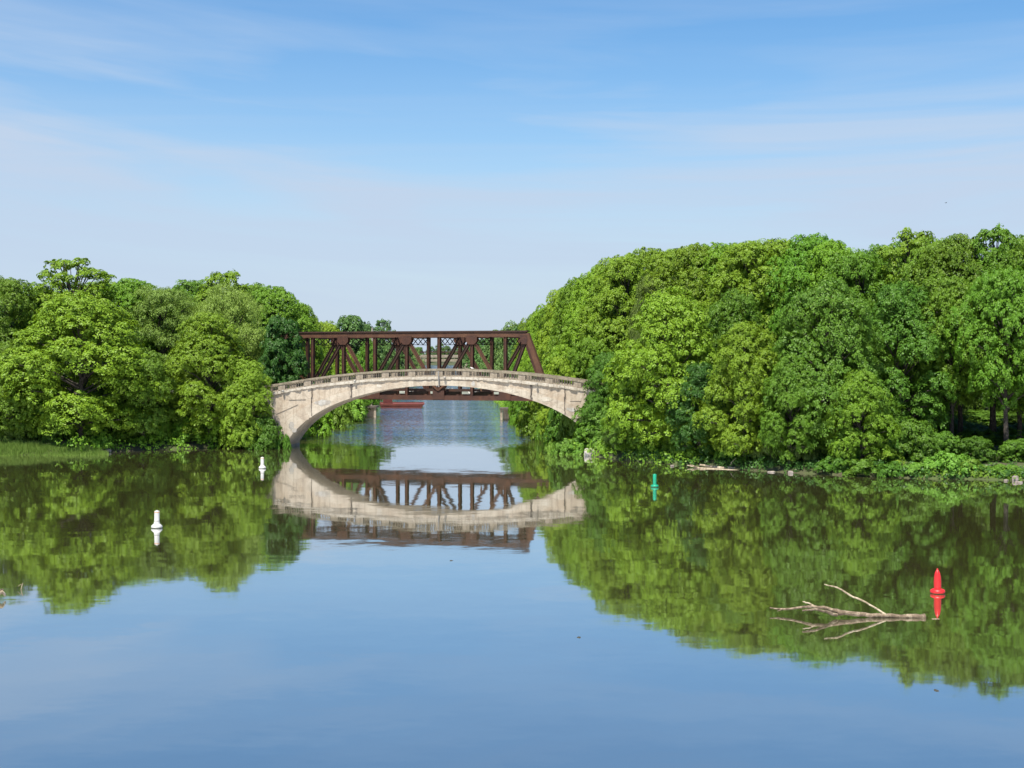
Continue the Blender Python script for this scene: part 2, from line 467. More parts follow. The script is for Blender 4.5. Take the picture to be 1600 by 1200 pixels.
along = t.nodes.new('ShaderNodeVectorMath'); along.operation = 'MULTIPLY'; along.inputs[1].default_value = (0.75, 1, 1)
t.links.new(slope(6.0, 0.5, 1.0, 4), along.inputs[0])
vec = vadd(vec, vscale(along.outputs[0], math_node(t, 'MULTIPLY', windy, 3.2)))
flat = t.nodes.new('ShaderNodeVectorMath'); flat.operation = 'MULTIPLY'; flat.inputs[1].default_value = (1, 1, 0)
t.links.new(vec, flat.inputs[0])
nrm = t.nodes.new('ShaderNodeVectorMath'); nrm.operation = 'NORMALIZE'
t.links.new(vadd(flat.outputs[0], (0, 0, 1)), nrm.inputs[0])
fr = t.nodes.new('ShaderNodeFresnel'); fr.inputs['IOR'].default_value = 1.34
t.links.new(nrm.outputs[0], fr.inputs['Normal'])
gloss = math_node(t, 'MULTIPLY', math_node(t, 'POWER', fr.outputs[0], 0.24), 0.93)
df = t.nodes.new('ShaderNodeBsdfDiffuse'); df.inputs['Color'].default_value = (0.046, 0.045, 0.017, 1)
gl = t.nodes.new('ShaderNodeBsdfGlossy'); gl.inputs['Roughness'].default_value = 0.034
gl.inputs['Color'].default_value = (0.97, 0.98, 1.0, 1)
t.links.new(nrm.outputs[0], gl.inputs['Normal'])
ws = t.nodes.new('ShaderNodeMixShader')
t.links.new(gloss, ws.inputs[0]); t.links.new(df.outputs[0], ws.inputs[1]); t.links.new(gl.outputs[0], ws.inputs[2])
t.links.new(ws.outputs[0], t.nodes['Material Output'].inputs['Surface'])
t.nodes.remove(b)
tag(link('water', me, mat=m), kind='structure')

# ---------------------------------------------------------------- arch bridge
M = {}
br = empty('arch_bridge', (-6.22, 125.5, 0), math.radians(-11.0))
tag(br, 'old weathered concrete arch bridge with balustrade spanning the canal mouth', 'bridge')
XL, XR, DEPTH = -17.5, 17.0, 3.4
def ptop(x):  return 6.90 - 1.15 * (min(abs(x), 15) / 13.5) ** 2 - max(0, abs(x) - 15) * 0.12
def intr(x):
    a, bb = 14.0, 6.6
    if abs(x) >= 13.85: return -0.6
    return max(-0.6, 5.49 - bb * (1 - math.sqrt(1 - (x / a) ** 2)))
def ring_t(x): return 0.42 + 0.55 * (abs(x) / 13.5) ** 2
ZS = lambda x: ptop(x) - 0.86                    # top of the spandrel wall, underside of the ledge
xs = sorted(set([round(v, 3) for v in np.linspace(XL, XR, 141)] + [-13.84, 13.84, -13.86, 13.86, 0.0]))
def wall_strip(y, flip, lo=intr, hi=ZS, xs=xs, jig=0.0):
    mb = MB(); vs = []; fs = []
    for x in xs:
        z0, z1 = lo(x), hi(x)
        for k in range(5): vs.append((x, y + (random.uniform(-jig, jig) if 0 < k < 4 else 0), z0 + (z1 - z0) * k / 4))
    for i in range(len(xs) - 1):
        for k in range(4):
            q = (i * 5 + k, (i + 1) * 5 + k, (i + 1) * 5 + k + 1, i * 5 + k + 1)
            fs.append(q if not flip else q[::-1])
    mb.add(vs, fs); return mb
wall_strip(0.0, False, jig=0.012).build('spandrel_wall', M_CONC, br)
wall_strip(DEPTH, True).build('spandrel_wall', M_CONC, br)
mb = MB()                                        # barrel of the arch
vs = []; ax = [x for x in xs if abs(x) <= 13.87]
for x in ax: vs += [(x, 0.0, intr(x)), (x, DEPTH, intr(x))]
mb.add(vs, [(2 * i, 2 * i + 1, 2 * i + 3, 2 * i + 2) for i in range(len(ax) - 1)], True)
mb.build('arch_barrel', M_CONC, br)
mb = MB()                                        # proud ring along the front edge of the arch
rx = [x for x in xs if abs(x) <= 13.7]
def ring_outer(x):
    return min(intr(x) + ring_t(x) * (1.0 + 0.9 * (abs(x) / 13.7) ** 4), ZS(x) - 0.02)
for ysign, y0 in ((-1, -0.07), (1, DEPTH + 0.07)):
    vs = []
    for x in rx:
        zi, zo = intr(x) - 0.02, ring_outer(x) + random.uniform(-0.02, 0.02)
        yb = 0.3 if ysign < 0 else DEPTH - 0.3
        vs += [(x, y0, zi), (x, y0, zo), (x, yb, zo), (x, yb, zi)]
    fs = []
    for i in range(len(rx) - 1):
        a, c2 = 4 * i, 4 * i + 4
        for k in range(4):
            q = (a + k, c2 + k, c2 + (k + 1) % 4, a + (k + 1) % 4)
            fs.append(q if ysign > 0 else q[::-1])
    m2 = MB(); m2.add(vs, fs); m2.build('arch_ring', M_RING, br)
mb = MB(); vs = []                               # deck
for x in xs: vs += [(x, 0.05, ZS(x) + 0.1), (x, DEPTH - 0.05, ZS(x) + 0.1), (x, DEPTH - 0.05, ZS(x) - 0.05), (x, 0.05, ZS(x) - 0.05)]
mb.add(vs, [(4 * i + k, 4 * i + (k + 1) % 4, 4 * i + 4 + (k + 1) % 4, 4 * i + 4 + k) for i in range(len(xs) - 1) for k in range(4)])
mb.build('deck', M_PARA, br)
# broken ledge: one slab per bay, its lower lip chipped away
PED = [-16.4, -14.1, -11.75, -9.3, -7.05, -4.75, -2.4, 0.0, 2.35, 4.75, 7.15, 9.5, 11.9, 14.2, 16.4]
for side in (0, 1):
    for i in range(len(PED) - 1):
        x0, x1 = PED[i] + 0.012, PED[i + 1] - 0.012
        n = 14; vs = []; bite = 0.5
        for k in range(n + 1):
            x = x0 + (x1 - x0) * k / n
            bite = min(1.0, max(0.0, bite + random.uniform(-0.2, 0.2))) if random.random() > 0.16 else random.uniform(0, 1)
            proj = 0.06 + 0.12 * bite + random.uniform(-0.015, 0.015)
            zt = ptop(x) - 0.66; zb = ptop(x) - 0.86 - 0.06 * bite + random.uniform(-0.025, 0.02)
            yf, yb = (-proj, 0.3) if side == 0 else (DEPTH + proj, DEPTH - 0.3)
            vs += [(x, yf, zt - 0.015), (x, yf * 0.9 if side == 0 else yf, zb), (x, yb, zb), (x, yb, zt)]
        fs = []
        for k in range(n):
            for j in range(4):
                q = (4 * k + j, 4 * k + (j + 1) % 4, 4 * k + 4 + (j + 1) % 4, 4 * k + 4 + j)
                fs.append(q if side == 0 else q[::-1])
        fs += [(3, 2, 1, 0), tuple(4 * n + j for j in range(4))]
        m2 = MB(); m2.add(vs, fs); m2.build('ledge_slab', M_LEDGE, br)
# balustrade: base rail, pedestals, balusters, cap rail
bal = MB(); bal.lathe([(0.055, 0), (0.055, 0.04), (0.035, 0.06), (0.058, 0.17), (0.04, 0.30), (0.055, 0.36), (0.055, 0.40)], 7)
bal_me = bal.mesh('baluster'); bal_me.materials.append(M_PARA)
ped = MB(); ped.box((0, 0, 0.245), (0.62, 0.34, 0.49)); ped_me = ped.mesh('pedestal'); ped_me.materials.append(M_PARA)
for side in (0, 1):
    yc = 0.17 if side == 0 else DEPTH - 0.17
    for i, x in enumerate(PED):
        o = link('pedestal', ped_me, br); o.location = (x, yc, ptop(x) - 0.655)
        if i == len(PED) - 1: continue
        xa, xb = x + 0.31, PED[i + 1] - 0.31
        mslope = math.atan2(ptop(xb) - ptop(xa), xb - xa)
        for k in range(8):
            xx = xa + (xb - xa) * (k + 0.5) / 8
            if random.random() < 0.03 and side == 0: continue
            o = link('baluster', bal_me, br); o.location = (xx, yc, ptop(xx) - 0.585)
            o.rotation_euler = (0, 0, random.uniform(0, 1))
        m2 = MB(); m2.beam((xa, yc, ptop(xa) - 0.62), (xb, yc, ptop(xb) - 0.62), 0.26, 0.075, (0, 1, 0)); m2.build('base_rail', M_PARA, br)
        m2 = MB(); x2, x3 = x + 0.004, PED[i + 1] - 0.004
        m2.beam((x2, yc, ptop(x2) - 0.085), (x3, yc, ptop(x3) - 0.085), 0.42, 0.165, (0, 1, 0)); m2.build('cap_rail', M_CAP, br)
# expansion joints, rain pipe and patches on the front face
for x, w in ((-11.35, 0.06), (-7.75, 0.16), (8.0, 0.17), (10.85, 0.06)):
    z0, z1 = intr(x), ptop(x) - 0.70
    m2 = MB()
    pts = [z0 + (z1 - z0) * k / 8 for k in range(9)]
    for k in range(8):
        ww = w * random.uniform(0.6, 1.2)
        m2.box((x + random.uniform(-0.03, 0.03), -0.05, (pts[k] + pts[k + 1]) / 2), (ww, 0.075, pts[k + 1] - pts[k] - 0.004))
    m2.build('open_joint', M_DARK, br)
mb = MB(); mb.tube([(0.02, -0.30, 6.7), (0.02, -0.30, 6.0), (0.02, -0.16, 5.8), (0.02, -0.16, 5.35)], [0.05] * 4, 8); mb.build('rain_pipe', M_PIPE, br)
for x, z in ((-13.9, 4.85), (0.55, 6.05), (-7.4, 5.75), (8.5, 5.5)):
    m2 = MB(); m2.lathe([(0.02, 0.0), (0.09, 0.03), (0.11, 0.12), (0.07, 0.2)], 9, (x, -0.24, z)); m2.beam((x, -0.24, z + 0.1), (x, 0.05, z + 0.1), 0.05, 0.05); m2.build('drain_spout', M_WHITEC, br)
def patch_blob(cx, cz, w, h, mat, name='spalled_patch', y=-0.085, skew=0.0):
    m2 = MB(); n = 16; out = []
    for k in range(n):
        a = 2 * math.pi * k / n; r = random.uniform(0.72, 1.12)
        out.append((cx + math.cos(a) * w / 2 * r + skew * math.sin(a) * h / 2, cz + math.sin(a) * h / 2 * r))
    vs = [(x, y, z) for x, z in out] + [(x + 0.02, y + 0.14, z) for x, z in out]
    m2.add(vs, [tuple(range(n))[::-1]] + [(k, (k + 1) % n, n + (k + 1) % n, n + k) for k in range(n)])
    return m2.build(name, mat, br)
patch_blob(-10.3, 3.95, 1.5, 0.55, M_WHITEC, skew=0.7)
patch_blob(-11.6, 2.85, 0.7, 0.8, M_RING, skew=0.5)
patch_blob(-13.2, 1.95, 0.55, 0.75, M_WHITEC)
patch_blob(-12.9, 1.55, 0.45, 0.42, M_WHITEC, y=-0.10)
patch_blob(-5.3, 5.42, 0.5, 0.28, M_LEDGE)
patch_blob(3.0, 5.62, 0.32, 0.45, M_WHITEC)
patch_blob(6.2, 5.02, 1.6, 0.30, M_LEDGE, skew=-0.9)
patch_blob(11.4, 3.5, 0.9, 0.35, M_WHITEC, skew=-1.1)
patch_blob(9.2, 4.35, 1.3, 0.4, M_LEDGE, skew=-1.0)
for x0, z0, x1, z1 in ((-14.6, 2.9, -12.6, 3.75), (-13.4, 4.15, -11.9, 4.2), (11.3, 4.2, 12.2, 4.2)):
    m2 = MB(); m2.beam((x0, -0.012, z0), (x1, -0.012, z1), 0.03, 0.028, (0, 1, 0)); m2.build('form_line', M_DARK, br)
# wing walls and footings
for x, sgn in ((-16.8, -1), (16.6, 1)):
    m2 = MB()
    m2.add([(x, 0.12, -0.8), (x + sgn * 5.5, 1.8, -0.8), (x + sgn * 5.5, 1.8, 3.9), (x, 0.12, ZS(x) + 0.05),
            (x, 0.62, -0.8), (x + sgn * 5.5, 2.3, -0.8), (x + sgn * 5.5, 2.3, 3.9), (x, 0.62, ZS(x) + 0.05)],
           [(0, 1, 2, 3), (7, 6, 5, 4), (3, 2, 6, 7), (1, 5, 6, 2), (0, 3, 7, 4)] if sgn > 0 else
           [(3, 2, 1, 0), (4, 5, 6, 7), (7, 6, 2, 3), (2, 6, 5, 1), (4, 7, 3, 0)])
    m2.build('wing_wall', M_CONC, br)
for x in (-14.35, 14.35):
    m2 = MB(); m2.box((x, 1.7, -0.15), (1.3, 3.8, 1.3)); m2.build('footing', M_PALEC, br)

# ---------------------------------------------------------------- truss bridge
A0, A1 = Vector((-20.9, 148.0, 0)), Vector((1.7, 140.0, 0))
U = (A1 - A0).normalized(); NV = Vector((-U.y, U.x, 0))
if NV.y < 0: NV = -NV
WID = 5.5
def s_at(px):
    k = (px - CX) / F
    return (k * A0.y - A0.x) / (U.x - k * U.y)
S0, S6 = s_at(489), s_at(790)
STEP = (S6 - S0) / 6
SE = s_at(823)
tr = empty('truss_bridge', A0 + U * ((S0 + S6) / 2), math.atan2(U.y, U.x))
tag(tr, 'rusty brown steel railway truss bridge standing behind the concrete arch', 'bridge')
SM = (S0 + S6) / 2
def L(station, y, z): return Vector((S0 + station * STEP - SM, y, z))      # local: x along, y across, z up
EST = (SE - S0) / STEP
ZT, ZB = 10.32, 3.70
TC, BC = 0.50, 0.44
XH = (1, 0, 0); YH = (0, 1, 0)
def member(name, p, q, w, h, mat=M_RUST, side=YH):
    m2 = MB(); m2.beam(p, q, w, h, side); return m2.build(name, mat, tr)
def channel(name, p, q, w, h, mat, y):
    """riveted built-up member: two plates and flanges"""
    m2 = MB()
    p, q = Vector(p), Vector(q)
    tdir = (q - p).normalized(); upv = tdir.cross(Vector(YH)).normalized()
    off = Vector(YH) * (w / 2 - 0.03)
    m2.beam(p - off, q - off, 0.05, h, YH)
    m2.beam(p + off, q + off, 0.05, h, YH)
    for sgn in (-1, 1):
        for o2 in (-1, 1):
            c2 = upv * (sgn * (h / 2 - 0.026)) + Vector(YH) * (o2 * (w / 2 + 0.03))
            m2.beam(p + c2, q + c2, 0.07, 0.05, YH)
    n = max(3, int((q - p).length / 0.55))
    for k in range(n):
        a, b2 = p + (q - p) * (k / n), p + (q - p) * ((k + 1) / n)
        s1 = off * 0.86 * (1 if k % 2 else -1)
        m2.beam(a + s1 + upv * (h / 2 - 0.02), b2 - s1 + upv * (h / 2 - 0.02), 0.05, 0.03, YH)
        m2.beam(a + s1 - upv * (h / 2 - 0.02), b2 - s1 - upv * (h / 2 - 0.02), 0.05, 0.03, YH)
    return m2.build(name, mat, tr)
for side, y in (('near', 0.0), ('far', WID)):
    odd = 1 if side == 'near' else 0             # stations whose top carries the diagonals
    left = -3 if odd else -2
    end = EST if odd else 6.0
    # top chord: box with a wider cover plate
    m2 = MB(); m2.beam(L(left, y, ZT - TC / 2), L(end, y, ZT - TC / 2), 0.46, TC, YH)
    ch = m2.build('top_chord', M_RUST_L if odd else M_RUST, tr)
    m2 = MB(); m2.beam(L(left - 0.08, y, ZT + 0.03), L(end + 0.05, y, ZT + 0.03), 0.62, 0.14, YH); m2.build('cover_plate', M_RUST_D, ch)
    member('bottom_chord', L(left - 1, y, ZB + BC / 2), L(end + 1, y, ZB + BC / 2), 0.40, BC, M_RUST)
    tops = [k for k in range(left, 7) if (k % 2 == odd % 2)]
    stations = list(range(left, 7))
    pts_top = tops + ([EST] if odd else [])
    for k in stations:
        if k == left or (not odd and k == 6): continue
        channel('post', L(k, y, ZB + BC - 0.02), L(k, y, ZT - TC + 0.02), 0.30, 0.28, M_RUST, y)
    for k in pts_top:
        if k not in (left,):
            channel('diagonal', L(k, y, ZT - TC - 0.1), L(k - 1 if k != EST else 6, y, ZB + BC), 0.26, 0.29, M_RUST_D, y)
        if k not in (EST,) and not (not odd and k == 6):
            channel('diagonal', L(k, y, ZT - TC - 0.1), L(k + 1, y, ZB + BC), 0.24, 0.28, M_RUST_L if odd else M_RUST, y)
        for yy in (-0.255, 0.255):
            m2 = MB(); w = 0.58
            c = L(k, y + yy, ZT - TC); w2 = -0.3 if k in (EST,) else w
            m2.add([c + Vector(v) for v in ((-w, -0.014, 0.12), (max(w2, 0.12), -0.014, 0.12), (max(w2, 0.12), -0.014, -0.40), (w * 0.5 if w2 > 0 else 0.1, -0.014, -0.72), (-w * 0.5, -0.014, -0.72), (-w, -0.014, -0.40),
                                            (-w, 0.014, 0.12), (max(w2, 0.12), 0.014, 0.12), (max(w2, 0.12), 0.014, -0.40), (w * 0.5 if w2 > 0 else 0.1, 0.014, -0.72), (-w * 0.5, 0.014, -0.72), (-w, 0.014, -0.40))],
                   [(5, 4, 3, 2, 1, 0), (6, 7, 8, 9, 10, 11)] + [(i, (i + 1) % 6, 6 + (i + 1) % 6, 6 + i) for i in range(6)])
            m2.build('gusset_plate', M_RUST, tr)
    for k in stations:
        if (k % 2) == (odd % 2): continue
        for yy in (-0.245, 0.245):
            m2 = MB(); m2.box(L(k, y + yy, ZB + 0.50), (1.2, 0.03, 0.86)); m2.build('gusset_plate', M_RUST, tr)
    # inclined end posts
    member('end_post', L(end, y, ZT - 0.2), L(end + 0.68, y, ZB + 0.3), 0.50, 0.46, M_RUST_L if odd else M_RUST)
    member('end_post', L(left, y, ZT - 0.2), L(left - 1.0, y, ZB + 0.3), 0.50, 0.46, M_RUST)
# transverse frames: lattice strut under the top chords, floor beam at the bottom
for k in range(-2, 7):
    m2 = MB()
    za, zb = ZT - TC - 0.06, ZT - TC - 0.72
    m2.beam(L(k, 0.2, za), L(k, WID - 0.2, za), 0.08, 0.08, XH); m2.beam(L(k, 0.2, zb), L(k, WID - 0.2, zb), 0.05, 0.05, XH)
    nx2 = 4
    for j in range(nx2):
        ya, yb = 0.2 + (WID - 0.4) * j / nx2, 0.2 + (WID - 0.4) * (j + 1) / nx2
        m2.beam(L(k, ya, za), L(k, yb, zb), 0.035, 0.085, XH)
        m2.beam(L(k, ya, zb), L(k, yb, za), 0.035, 0.085, XH)
    m2.build('lattice_strut', M_RUST_D, tr)
    member('floor_beam', L(k, 0.22, ZB + 0.62), L(k, WID - 0.22, ZB + 0.62), 0.16, 0.34, M_RUST_D, XH)
    if k < 6:
        member('lateral_brace', L(k, 0.2, ZT - 0.2), L(k + 1, WID - 0.2, ZT - 0.2), 0.12, 0.10, M_RUST_D)
        member('lateral_brace', L(k, WID - 0.2, ZT - 0.32), L(k + 1, 0.2, ZT - 0.32), 0.12, 0.10, M_RUST_D)
for y in (1.9, 3.6):
    member('stringer', L(-4, y, ZB + 0.91), L(8, y, ZB + 0.91), 0.12, 0.22, M_RUST_D)
for k in (2, 4):                                 # bracket bars at the feet of the posts
    for sgn in (-1, 1):
        member('knee_bracket', L(k, -0.3, ZB + 0.95), L(k + sgn * 0.24, -0.3, ZB + 1.65), 0.10, 0.16, M_RUST_L)
for k in (1, 5): member('hanger', L(k + 0.3, -0.26, ZB + 0.9), L(k + 0.3, -0.26, ZB + 1.6), 0.10, 0.14, M_RUST_L)
# painted boards along the far truss, with spray painted lettering
for k in range(0, 6):
    m2 = MB(); a, b2 = L(k + 0.10, WID - 0.36, ZB + 0.72), L(k + 0.90, WID - 0.36, ZB + 0.72)
    m2.beam(a, b2, 0.03, 0.5, YH); pn = m2.build('side_board', M_PANEL, tr)
    if k in (3, 4):
        cu = bpy.data.curves.new('graffiti', 'FONT'); cu.body = 'SMKTCO' if k == 3 else 'CAEN'
        cu.size = 0.62; cu.align_x = 'CENTER'; cu.align_y = 'CENTER'; cu.offset = 0.028; cu.extrude = 0.004
        tmp = bpy.data.objects.new('tmp', cu); COL.objects.link(tmp)
        bpy.context.view_layer.update()
        gm = bpy.data.meshes.new_from_object(tmp.evaluated_get(bpy.context.evaluated_depsgraph_get()))
        bpy.data.objects.remove(tmp)
        gm.materials.clear(); gm.materials.append(M_PAINTW)
        go = link('graffiti', gm, pn)
        go.location = L(k + 0.52, WID - 0.385, ZB + 0.74); go.rotation_euler = (math.radians(90), 0, 0); go.scale = (0.95, 1, 1)
    elif k in (1, 2):
        m3 = MB(); c0 = L(k + 0.45, WID - 0.38, ZB + 0.72); n = 18
        ring = [(c0.x + math.cos(2 * math.pi * i / n) * 0.85 * random.uniform(0.7, 1.1), c0.z + math.sin(2 * math.pi * i / n) * 0.2 * random.uniform(0.7, 1.1)) for i in range(n)]
        m3.add([(x, c0.y, z) for x, z in ring], [tuple(range(n))]); m3.build('graffiti', M_PAINTW, pn)
# abutments carrying the truss
for xx, lab in ((-5.2, 'concrete abutment under the truss bridge on the bank with the reeds'), (EST + 1.3, 'concrete abutment under the truss bridge on the bank with the driftwood logs')):
    p = A0 + U * (S0 + xx * STEP) + NV * (WID / 2)
    ab = empty('bridge_abutment', (p.x, p.y, 0), math.atan2(U.y, U.x))
    sg = -1 if xx < 0 else 1
    m2 = MB(); m2.box((sg * 0.9, 0, 1.5), (3.0, 8.4, 3.9)); m2.build('abutment_wall', M_PALEC, ab)
    m2 = MB(); m2.box((sg * 0.9, 0, 3.56), (3.3, 8.8, 0.24)); m2.build('bearing_shelf', M_PALEC, ab)
    tag(ab, lab, 'abutment')

# ---------------------------------------------------------------- landings, barge, pole, far bridges beyond the truss
def landing(name, px, d, w, sg, label):
    x = (px - CX) * d / F
    e = empty(name, (x, d, 0), math.radians(-2))
    tag(e, label, 'landing')
    m2 = MB(); m2.box((sg * w / 2, 1.2, 0.2), (w, 2.4, 2.0)); m2.build('wall', M_PARA, e)
    m2 = MB(); m2.box((sg * (w / 2 - 0.1), 1.0, 1.33), (w + 0.6, 3.2, 0.24)); m2.build('cap_slab', M_DARK, e)
    m2 = MB(); m2.box((-sg * 0.2, -0.3, 0.35), (0.3, 0.3, 1.7)); m2.build('post', M_PARA, e)
    return e
landing('concrete_landing', 786, 185.0, 1.9, 1, 'pale concrete landing with dark cap under the far end of the truss')
landing('concrete_landing', 584, 192.0, 1.6, -1, 'small pale concrete landing on posts beside the red barge')
bg_e = empty('work_barge', (P(628, 560, 228).x, 228, -0.12), math.radians(4), (1, 1, 0.8))
tag(bg_e, 'low red steel work barge moored beyond the truss bridge', 'barge')
m2 = MB()
m2.add([(-3.2, -1.4, 0.02), (2.9, -1.4, 0.02), (3.4, -1.6, 0.82), (-3.4, -1.6, 0.82), (-3.2, 5.5, 0.02), (2.9, 5.5, 0.02), (3.4, 5.7, 0.82), (-3.4, 5.7, 0.82)],
       [(0, 1, 2, 3), (1, 5, 6, 2), (5, 4, 7, 6), (4, 0, 3, 7), (3, 2, 6, 7), (0, 4, 5, 1)])
m2.build('hull', M_BARGE, bg_e)
m2 = MB()
for (a, b2) in (((-3.4, -1.62), (3.4, -1.62)), ((3.42, -1.6), (3.42, 5.7)), ((-3.4, 5.72), (3.4, 5.72)), ((-3.42, -1.6), (-3.42, 5.7))):
    m2.beam((*a, 0.90), (*b2, 0.90), 0.14, 0.14)
m2.build('gunwale', M_BARGE, bg_e)
m2 = MB(); m2.box((-2.2, 2.5, 1.25), (1.4, 2.0, 0.8)); m2.build('deck_box', M_BARGE_D, bg_e)
m2 = MB(); m2.beam((-3.2, -1.66, 0.2), (2.95, -1.5, 0.2), 0.08, 0.16, YH); m2.build('rubbing_strip', M_BARGE_D, bg_e)

pp = P(581, 512, 205)
gzp = float(gz(pp.x, pp.y))
ue = empty('utility_pole', (pp.x, pp.y, gzp))
tag(ue, 'pale wooden utility pole rising behind the truss bridge', 'pole')
m2 = MB(); m2.tube([(0, 0, -0.2), (0.03, 0, (pp.z - gzp) * 0.6), (0.05, 0, pp.z - gzp)], [0.17, 0.14, 0.12], 10); m2.build('shaft', M_POLE, ue)
m2 = MB(); m2.beam((-0.8, 0, pp.z - gzp - 0.6), (0.9, 0, pp.z - gzp - 0.6), 0.12, 0.12, YH); m2.build('cross_arm', M_POLE, ue)

def far_bridge(name, d, px0, px1, y_rail, y_deck0, y_deck1, mat_rail, label):
    e = empty(name, (P((px0 + px1) / 2, 556, d).x, d, 0)); tag(e, label, 'bridge')
    hw = (px1 - px0) / 2 * d / F
    zr, z1, z0 = (CH + (HY - v) * d / F for v in (y_rail, y_deck0, y_deck1))
    m2 = MB(); m2.box((0, 3, (z0 + z1) / 2), (2 * hw, 6, z1 - z0)); m2.build('deck', M_CAP if d > 900 else M_PARA, e)
    m2 = MB(); m2.beam((-hw, 0, zr), (hw, 0, zr), 0.3, 0.5, YH); m2.beam((-hw, 6, zr), (hw, 6, zr), 0.3, 0.5, YH); m2.build('rail', mat_rail, e)
    n = 12
    for k in range(n + 1):
        m2 = MB(); x = -hw + 0.2 + (2 * hw - 0.4) * k / n
        m2.beam((x, 0, z1 - 0.02), (x, 0, zr - 0.24), 0.2, 0.2, YH); m2.build('rail_post', mat_rail, e)
    for sg in (-1, 1):
        m2 = MB(); m2.box((sg * (hw - 1.4), 3, (z0 - 0.5) / 2 - 0.3), (2.8, 6.6, z0 + 0.5)); m2.build('abutment', M_CAP, e)
    return e
far_bridge('road_bridge', 640, 648, 732, 550, 554.5, 557.5, M_RUST_D, 'distant flat bridge with brown rail, framed between the truss posts')
far_bridge('road_bridge', 1090, 652, 722, 558.5, 561, 565, M_CAP, 'pale low bridge closing the far end of the canal')

# ---------------------------------------------------------------- foliage generators
def leaf_mesh(name, pos, nrm, tip, L_, W_, rnd, mat):
    """rhombic leaves: pos base, tip direction, nrm plane normal, arrays"""
    n = len(pos)
    tip = tip - nrm * np.sum(tip * nrm, 1, keepdims=True)
    tip /= np.linalg.norm(tip, axis=1, keepdims=True) + 1e-9
    sd = np.cross(nrm, tip)
    L_ = L_[:, None]; W_ = W_[:, None]
    v = np.empty((n, 4, 3))
    v[:, 0] = pos - tip * L_ * 0.5
    v[:, 1] = pos + sd * W_ * 0.5 - nrm * W_ * 0.12
    v[:, 2] = pos + tip * L_ * 0.5 - nrm * L_ * 0.15
    v[:, 3] = pos - sd * W_ * 0.5 - nrm * W_ * 0.12
    me = bpy.data.meshes.new(name)
    me.vertices.add(n * 4); me.loops.add(n * 4); me.polygons.add(n)
    me.vertices.foreach_set('co', v.reshape(-1).astype(np.float32))
    me.loops.foreach_set('vertex_index', np.arange(n * 4, dtype=np.int32))
    me.polygons.foreach_set('loop_start', np.arange(0, n * 4, 4, dtype=np.int32))
    a = me.attributes.new('rnd', 'FLOAT', 'POINT')
    a.data.foreach_set('value', np.repeat(rnd, 4).astype(np.float32))
    me.update(calc_edges=True)
    me.materials.append(mat)
    return me
def unit(v): return v / (np.linalg.norm(v, axis=1, keepdims=True) + 1e-9)

def sprays(r, cent, nout, n_leaf, rad, leaf, droop, hang=0.0, up=0.6, spread=1.0):
    """leaf sprays: flattened domes of leaves at each centre"""
    ns = len(cent)
    Nn = unit(np.array([0, 0, 1.0]) * up + nout * 0.75 + r.normal(0, 0.30, (ns, 3)))
    ref = unit(r.normal(0, 1, (ns, 3)))
    e1 = unit(np.cross(Nn, ref)); e2 = np.cross(Nn, e1)
    rs = rad * r.uniform(0.65, 1.3, ns)
    k = np.repeat(np.arange(ns), n_leaf); n = len(k)
    ang = r.uniform(0, 2 * np.pi, n); q = np.sqrt(r.uniform(0, 1, n)) * spread
    radial = e1[k] * np.cos(ang)[:, None] + e2[k] * np.sin(ang)[:, None]
    R_ = (q * rs[k])[:, None]
    pos = cent[k] + radial * R_ - Nn[k] * (droop * q ** 2 * rs[k])[:, None] + r.normal(0, 0.06, (n, 3)) * rad
    nr = unit(Nn[k] + radial * (1.1 * droop * q)[:, None] + r.normal(0, 0.22, (n, 3)))
    tip = unit(radial + np.array([0, 0, -0.35 - hang]) + r.normal(0, 0.35, (n, 3)))
    rn = np.clip(np.repeat(r.uniform(0.1, 0.9, ns), n_leaf) * 0.55 + r.uniform(0, 0.45, n), 0, 1)
    Lf = leaf * r.uniform(0.7, 1.3, n)
    return pos, nr, tip, Lf, Lf * r.uniform(0.6, 0.85, n), rn

def profile(kind, tt):
    if kind == 'low':    return np.clip(np.sin(np.pi * np.clip(tt, 0, 1) ** 0.62), 0, 1) ** 0.55
    if kind == 'flat':   return np.clip(np.sin(np.pi * np.clip(tt, 0, 1) ** 1.35), 0, 1) ** 0.6
    if kind == 'round':  return np.clip(np.sin(np.pi * np.clip(tt, 0, 1) ** 0.85), 0, 1) ** 0.6
    if kind == 'tall':   return np.clip(np.sin(np.pi * np.clip(tt, 0, 1) ** 0.8), 0, 1) ** 0.8
    return np.clip(np.sin(np.pi * tt), 0, 1) ** 0.5

